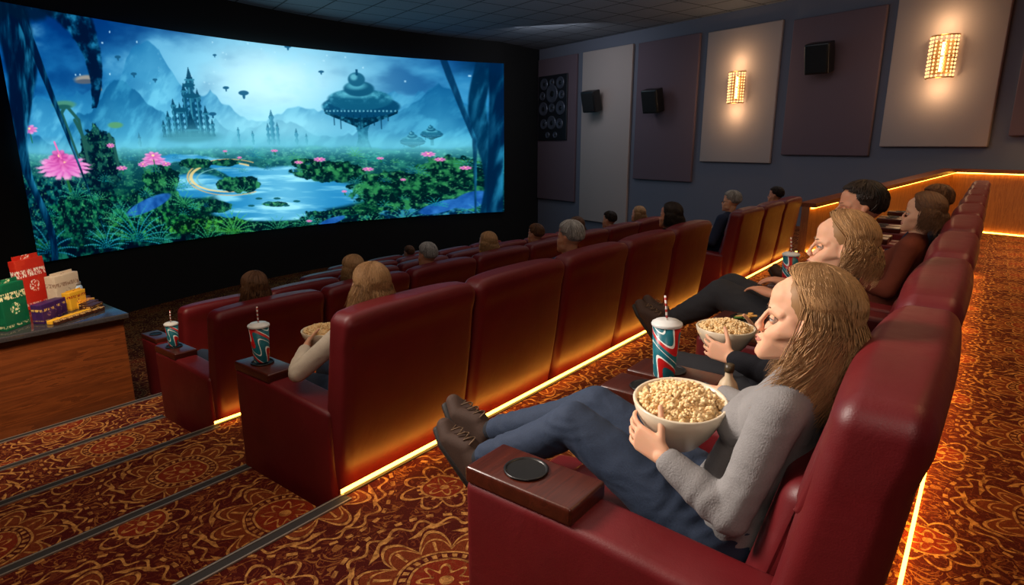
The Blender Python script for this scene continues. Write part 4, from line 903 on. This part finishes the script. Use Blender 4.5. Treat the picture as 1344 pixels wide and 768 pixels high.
for (X,Y) in TR:
    for i in range(7):
        a=rnd.uniform(0,6.28); rr=rnd.uniform(.0,.045); v,f=rbox(.04,.035,.008,.003,n=(3,3,1),fn=lambda x,y,z:(x,y*(.5+x*12),z+3*x*x)); ob=add('chip',mkmesh('chip',v,f,chip if i>1 else green),loc=(X+rr*math.cos(a),Y+rr*math.sin(a),.727+i*.003)); ob.rotation_euler=(rnd.uniform(-.4,.4),rnd.uniform(-.4,.4),a); tag(ob,'crisp golden snack chip in a small tray' if i>1 else 'green garnish piece in a small tray','snack','snack chips')
# ------------------------------------------------------------------ concession counter
CT=FL[3]+1.09; CY=6.68
r=thing('concession_counter','cherry wood snack counter with dark polished granite top','counter',(1.18,CY,FL[3]))
v,f=box(-1.3,.90,-.50,.5,.10,1.04); add('body',mkmesh('body',v,f,WOODK,False),r)
v,f=box(-1.3,.86,-.44,.46,0,.10); add('plinth',mkmesh('plinth',v,f,LEAD,False),r)
v,f=rbox(2.26,1.12,.05,.012,c=(-.19,0,1.065),n=(2,2,1)); add('countertop',mkmesh('countertop',v,f,GRAN),r,label='dark polished granite slab')
TRM=wood('cherry_trim',(.20,.09,.045),(.37,.19,.09),.35,'X')
for bb in (box(-1.3,.905,-.508,-.50,.985,1.035),box(-1.3,.905,-.508,-.50,.10,.15)):
    v,f=bb; add('panel_trim',mkmesh('panel_trim',v,f,TRM,False),r)
def printmat(name,bg,fg,fg2,h,emb_=1.,gl_=1.):
    N=NT(name); o=N.obj(); sp=N.n('ShaderNodeSeparateXYZ',{0:o}); x=sp.outputs[0]; z=sp.outputs[2]
    n2=N.noise(N.map(o,(1,1,.35)),95.,1.); n1=N.noise(o,14.,2.)
    title=N.m_('LESS_THAN',N.m_('ABSOLUTE',N.m_('SUBTRACT',z,h*.25)),h*.08)
    glyph=N.m_('GREATER_THAN',n2.outputs[0],.50)
    lines=N.m_('LESS_THAN',N.m_('FRACT',N.m_('MULTIPLY',z,4.2/h)),.25)
    low=N.m_('LESS_THAN',z,-h*.30)
    rr=N.m_('ADD',N.m_('MULTIPLY',x,x),N.m_('POWER',N.m_('ABSOLUTE',N.m_('ADD',z,h*.06)),2.))
    emb=N.m_('MULTIPLY',N.m_('LESS_THAN',rr,(h*.14)**2),emb_)
    c=N.mix(N.m_('MULTIPLY',N.m_('GREATER_THAN',n1.outputs[0],.58),.4),s2l(bg),s2l(fg2))
    c=N.mix(emb,c,s2l(fg2)); c=N.mix(N.m_('MULTIPLY',emb,N.m_('GREATER_THAN',N.noise(o,50.,1.).outputs[0],.55)),c,s2l(fg))
    c=N.mix(N.m_('MULTIPLY',N.m_('MULTIPLY',title,glyph),gl_),c,s2l(fg)); c=N.mix(N.m_('MULTIPLY',N.m_('MULTIPLY',low,lines),N.m_('MULTIPLY',glyph,.6*gl_)),c,s2l(fg)); return N.pbr(c,.4)
def pack(name,lab,cat,loc,size,m,rz=0,tilt=0,group='snack packets',fold=True):
    sx,sy,sz=size; r=thing(name,lab,cat,loc,rz,group); 
    v,f=rbox(sx,sy,sz,.006,c=(0,0,0)); b=add('carton',mkmesh('carton',v,f,m),r); b.location=(0,0,sz/2); b.rotation_euler=(tilt,0,0)
    if fold:
        v,f=rbox(sx*.9,.006,sz*.10,.002,c=(0,0,0)); b2=add('flap',mkmesh('flap',v,f,m),r); b2.location=(0,-tilt*sz*.5+0,sz+sz*.03)
    return r
grn=printmat('green_print',(.04,.36,.24),(.92,.90,.7),(.08,.46,.30),.36); red=printmat('red_print',(.78,.17,.11),(.97,.92,.88),(.84,.26,.15),.42); tan=printmat('tan_print',(.84,.77,.68),(.50,.32,.22),(.89,.83,.74),.24,.4,.7); pur=printmat('purple_print',(.22,.10,.32),(.85,.70,.35),(.32,.15,.44),.13,.6); brn=printmat('chocolate_print',(.24,.12,.08),(.85,.68,.4),(.32,.17,.11),.06,0.,.8); yel=printmat('yellow_print',(.90,.68,.18),(.6,.15,.10),(.94,.76,.3),.16); blu=printmat('blue_print',(.70,.80,.90),(.1,.2,.5),(.35,.45,.65),.2)
dy=CY-7.0
pack('snack_box','tall green snack carton on the counter','snack box',(1.33,6.70+dy,CT),(.25,.09,.39),grn,.62)
pack('snack_box','tall red snack carton with white print','snack box',(1.66,7.38+dy,CT),(.32,.07,.47),red,.6,-.06)
pack('snack_box','tan snack carton standing on the counter','snack box',(1.88,7.28+dy,CT),(.30,.1,.30),tan,.6)
pack('snack_box','yellow snack carton standing on the counter','snack box',(1.88,7.02+dy,CT),(.20,.08,.17),yel,.6)
for i in range(3): pack('candy_box','purple candy carton standing in a row','candy box',(1.55+.07*i,6.70+.10*i+dy,CT),(.15,.10,.17-.012*i),pur,.6,group='purple candy cartons',fold=False)
for i in range(4):
    for j in range(2): pack('candy_bar','chocolate bar in a brown and gold wrapper','candy bar',(1.62+i*.115-.03*j,6.54+.06*i+.055*j+dy,CT),(.13,.045,.035),brn if j!=1 else yel,.62,group='chocolate bars',fold=False)
for i in range(4): pack('candy_box','low chocolate carton near the counter edge','candy box',(1.96,6.82+.1*i+dy,CT),(.18,.085,.06+.004*i),brn if i!=2 else yel,.75,group='chocolate cartons',fold=False)
for i in range(2):
    rr=thing('snack_jar','clear glass jar with silver lid','jar',(2.0-.1*i,7.34+.11*i+dy,CT),0,'snack jars'); v,f=lathe([(.001,0),(.05,0),(.054,.01),(.054,.14),(.04,.165)],24); add('jar_body',mkmesh('jar_body',v,f,blu),rr); v,f=lathe([(.043,.16),(.045,.162),(.045,.19),(.001,.192)],24); add('jar_lid',mkmesh('jar_lid',v,f,METAL),rr)
# ------------------------------------------------------------------ lights
def area(name,loc,tgt,sx,sy,e,c,sp=None):
    L=bpy.data.lights.new(name,'AREA'); L.shape='RECTANGLE'; L.size=sx; L.size_y=sy; L.energy=e; L.color=c
    if sp: L.spread=sp
    o=bpy.data.objects.new(name,L); col.objects.link(o); o.location=loc; o.rotation_euler=(V(tgt)-V(loc)).to_track_quat('-Z','Y').to_euler(); return o
def strip_glow(x0,x1,y,z,e):
    # linear lamp of the platform-edge strip, shining down and back over the carpet
    L=bpy.data.lights.new('strip_glow','AREA'); L.shape='RECTANGLE'; L.size=x1-x0; L.size_y=.02; L.energy=e; L.color=(1.,.50,.12)
    o=bpy.data.objects.new('strip_glow',L); col.objects.link(o); o.location=((x0+x1)/2,y,z); o.rotation_euler=(math.radians(-32),0,0)
strip_glow(XS[0],9.6,2.10,.10,11); strip_glow(1.15,9.4,.02,.10,13); strip_glow(XS[1],9.6,3.90,-.20,7); strip_glow(XS[2],9.6,5.70,-.56,6)
area('overhead_fill',(3.5,2.5,4.6),(3.5,2.51,0),6,4,52,(1.,.87,.78))  # unseen overhead lamp added to brighten the near guests and chairs
area('overhead_fill',(10.5,5.5,4.6),(13.,6.5,0),7,6,150,(.95,.94,1.))  # broad fill lamp added to lift the side wall, no fixture modelled
area('panel_fill',(14.5,10.,4.5),(17.6,11.2,2.),2,2,48,(.80,.88,1.))  # added lamp brightening the far wall panels and speaker array
area('ceiling_fill',(9.,7.,1.8),(9.,8.,4.7),8,6,30,(.7,.82,1.))  # unseen upward fill added so the ceiling tiles are not too dark
area('landing_fill',(6.5,-1.3,4.5),(6.5,-1.31,0),9,1.0,85,(1.,.64,.32),1.9)  # warm fill added over the landing carpet, has no fixture
area('landing_fill',(11.6,-1.0,3.6),(11.6,-.9,0),2.5,1.5,75,(1.,.62,.28),2.0)  # extra warm fill added for the far end of the landing
area('counter_fill',(.9,4.4,2.6),(1.2,6.8,-.4),.8,.8,36,(1.,.78,.56),1.6)  # unseen lamp added to light the counter front
area('aisle_fill',(.2,2.8,3.8),(.3,3.2,0),1.2,2.5,16,(1.,.74,.48),1.8)  # weak warm fill added above the aisle steps
area('key_light',(.3,3.2,2.7),(1.6,.3,1.0),.9,.9,34,(1.,.88,.78),1.3)
area('fill_light',(-1.4,-.6,3.4),(1.3,.8,.6),1.,1.,9,(1.,.84,.72),1.6)
w=bpy.data.worlds.new('w'); scene.world=w; w.use_nodes=True; w.node_tree.nodes['Background'].inputs[0].default_value=(.05,.06,.09,1); w.node_tree.nodes['Background'].inputs[1].default_value=.3
scene.view_settings.view_transform='Standard'
# ------------------------------------------------------------------ camera
cam=bpy.data.cameras.new('camera'); co_=bpy.data.objects.new('camera',cam); col.objects.link(co_); scene.camera=co_
co_.location=(0,0,1.55); co_.rotation_euler=(math.radians(90-13.63),0,math.radians(-52.2)); cam.sensor_width=36; cam.lens=800/1344*36; cam.clip_start=.02
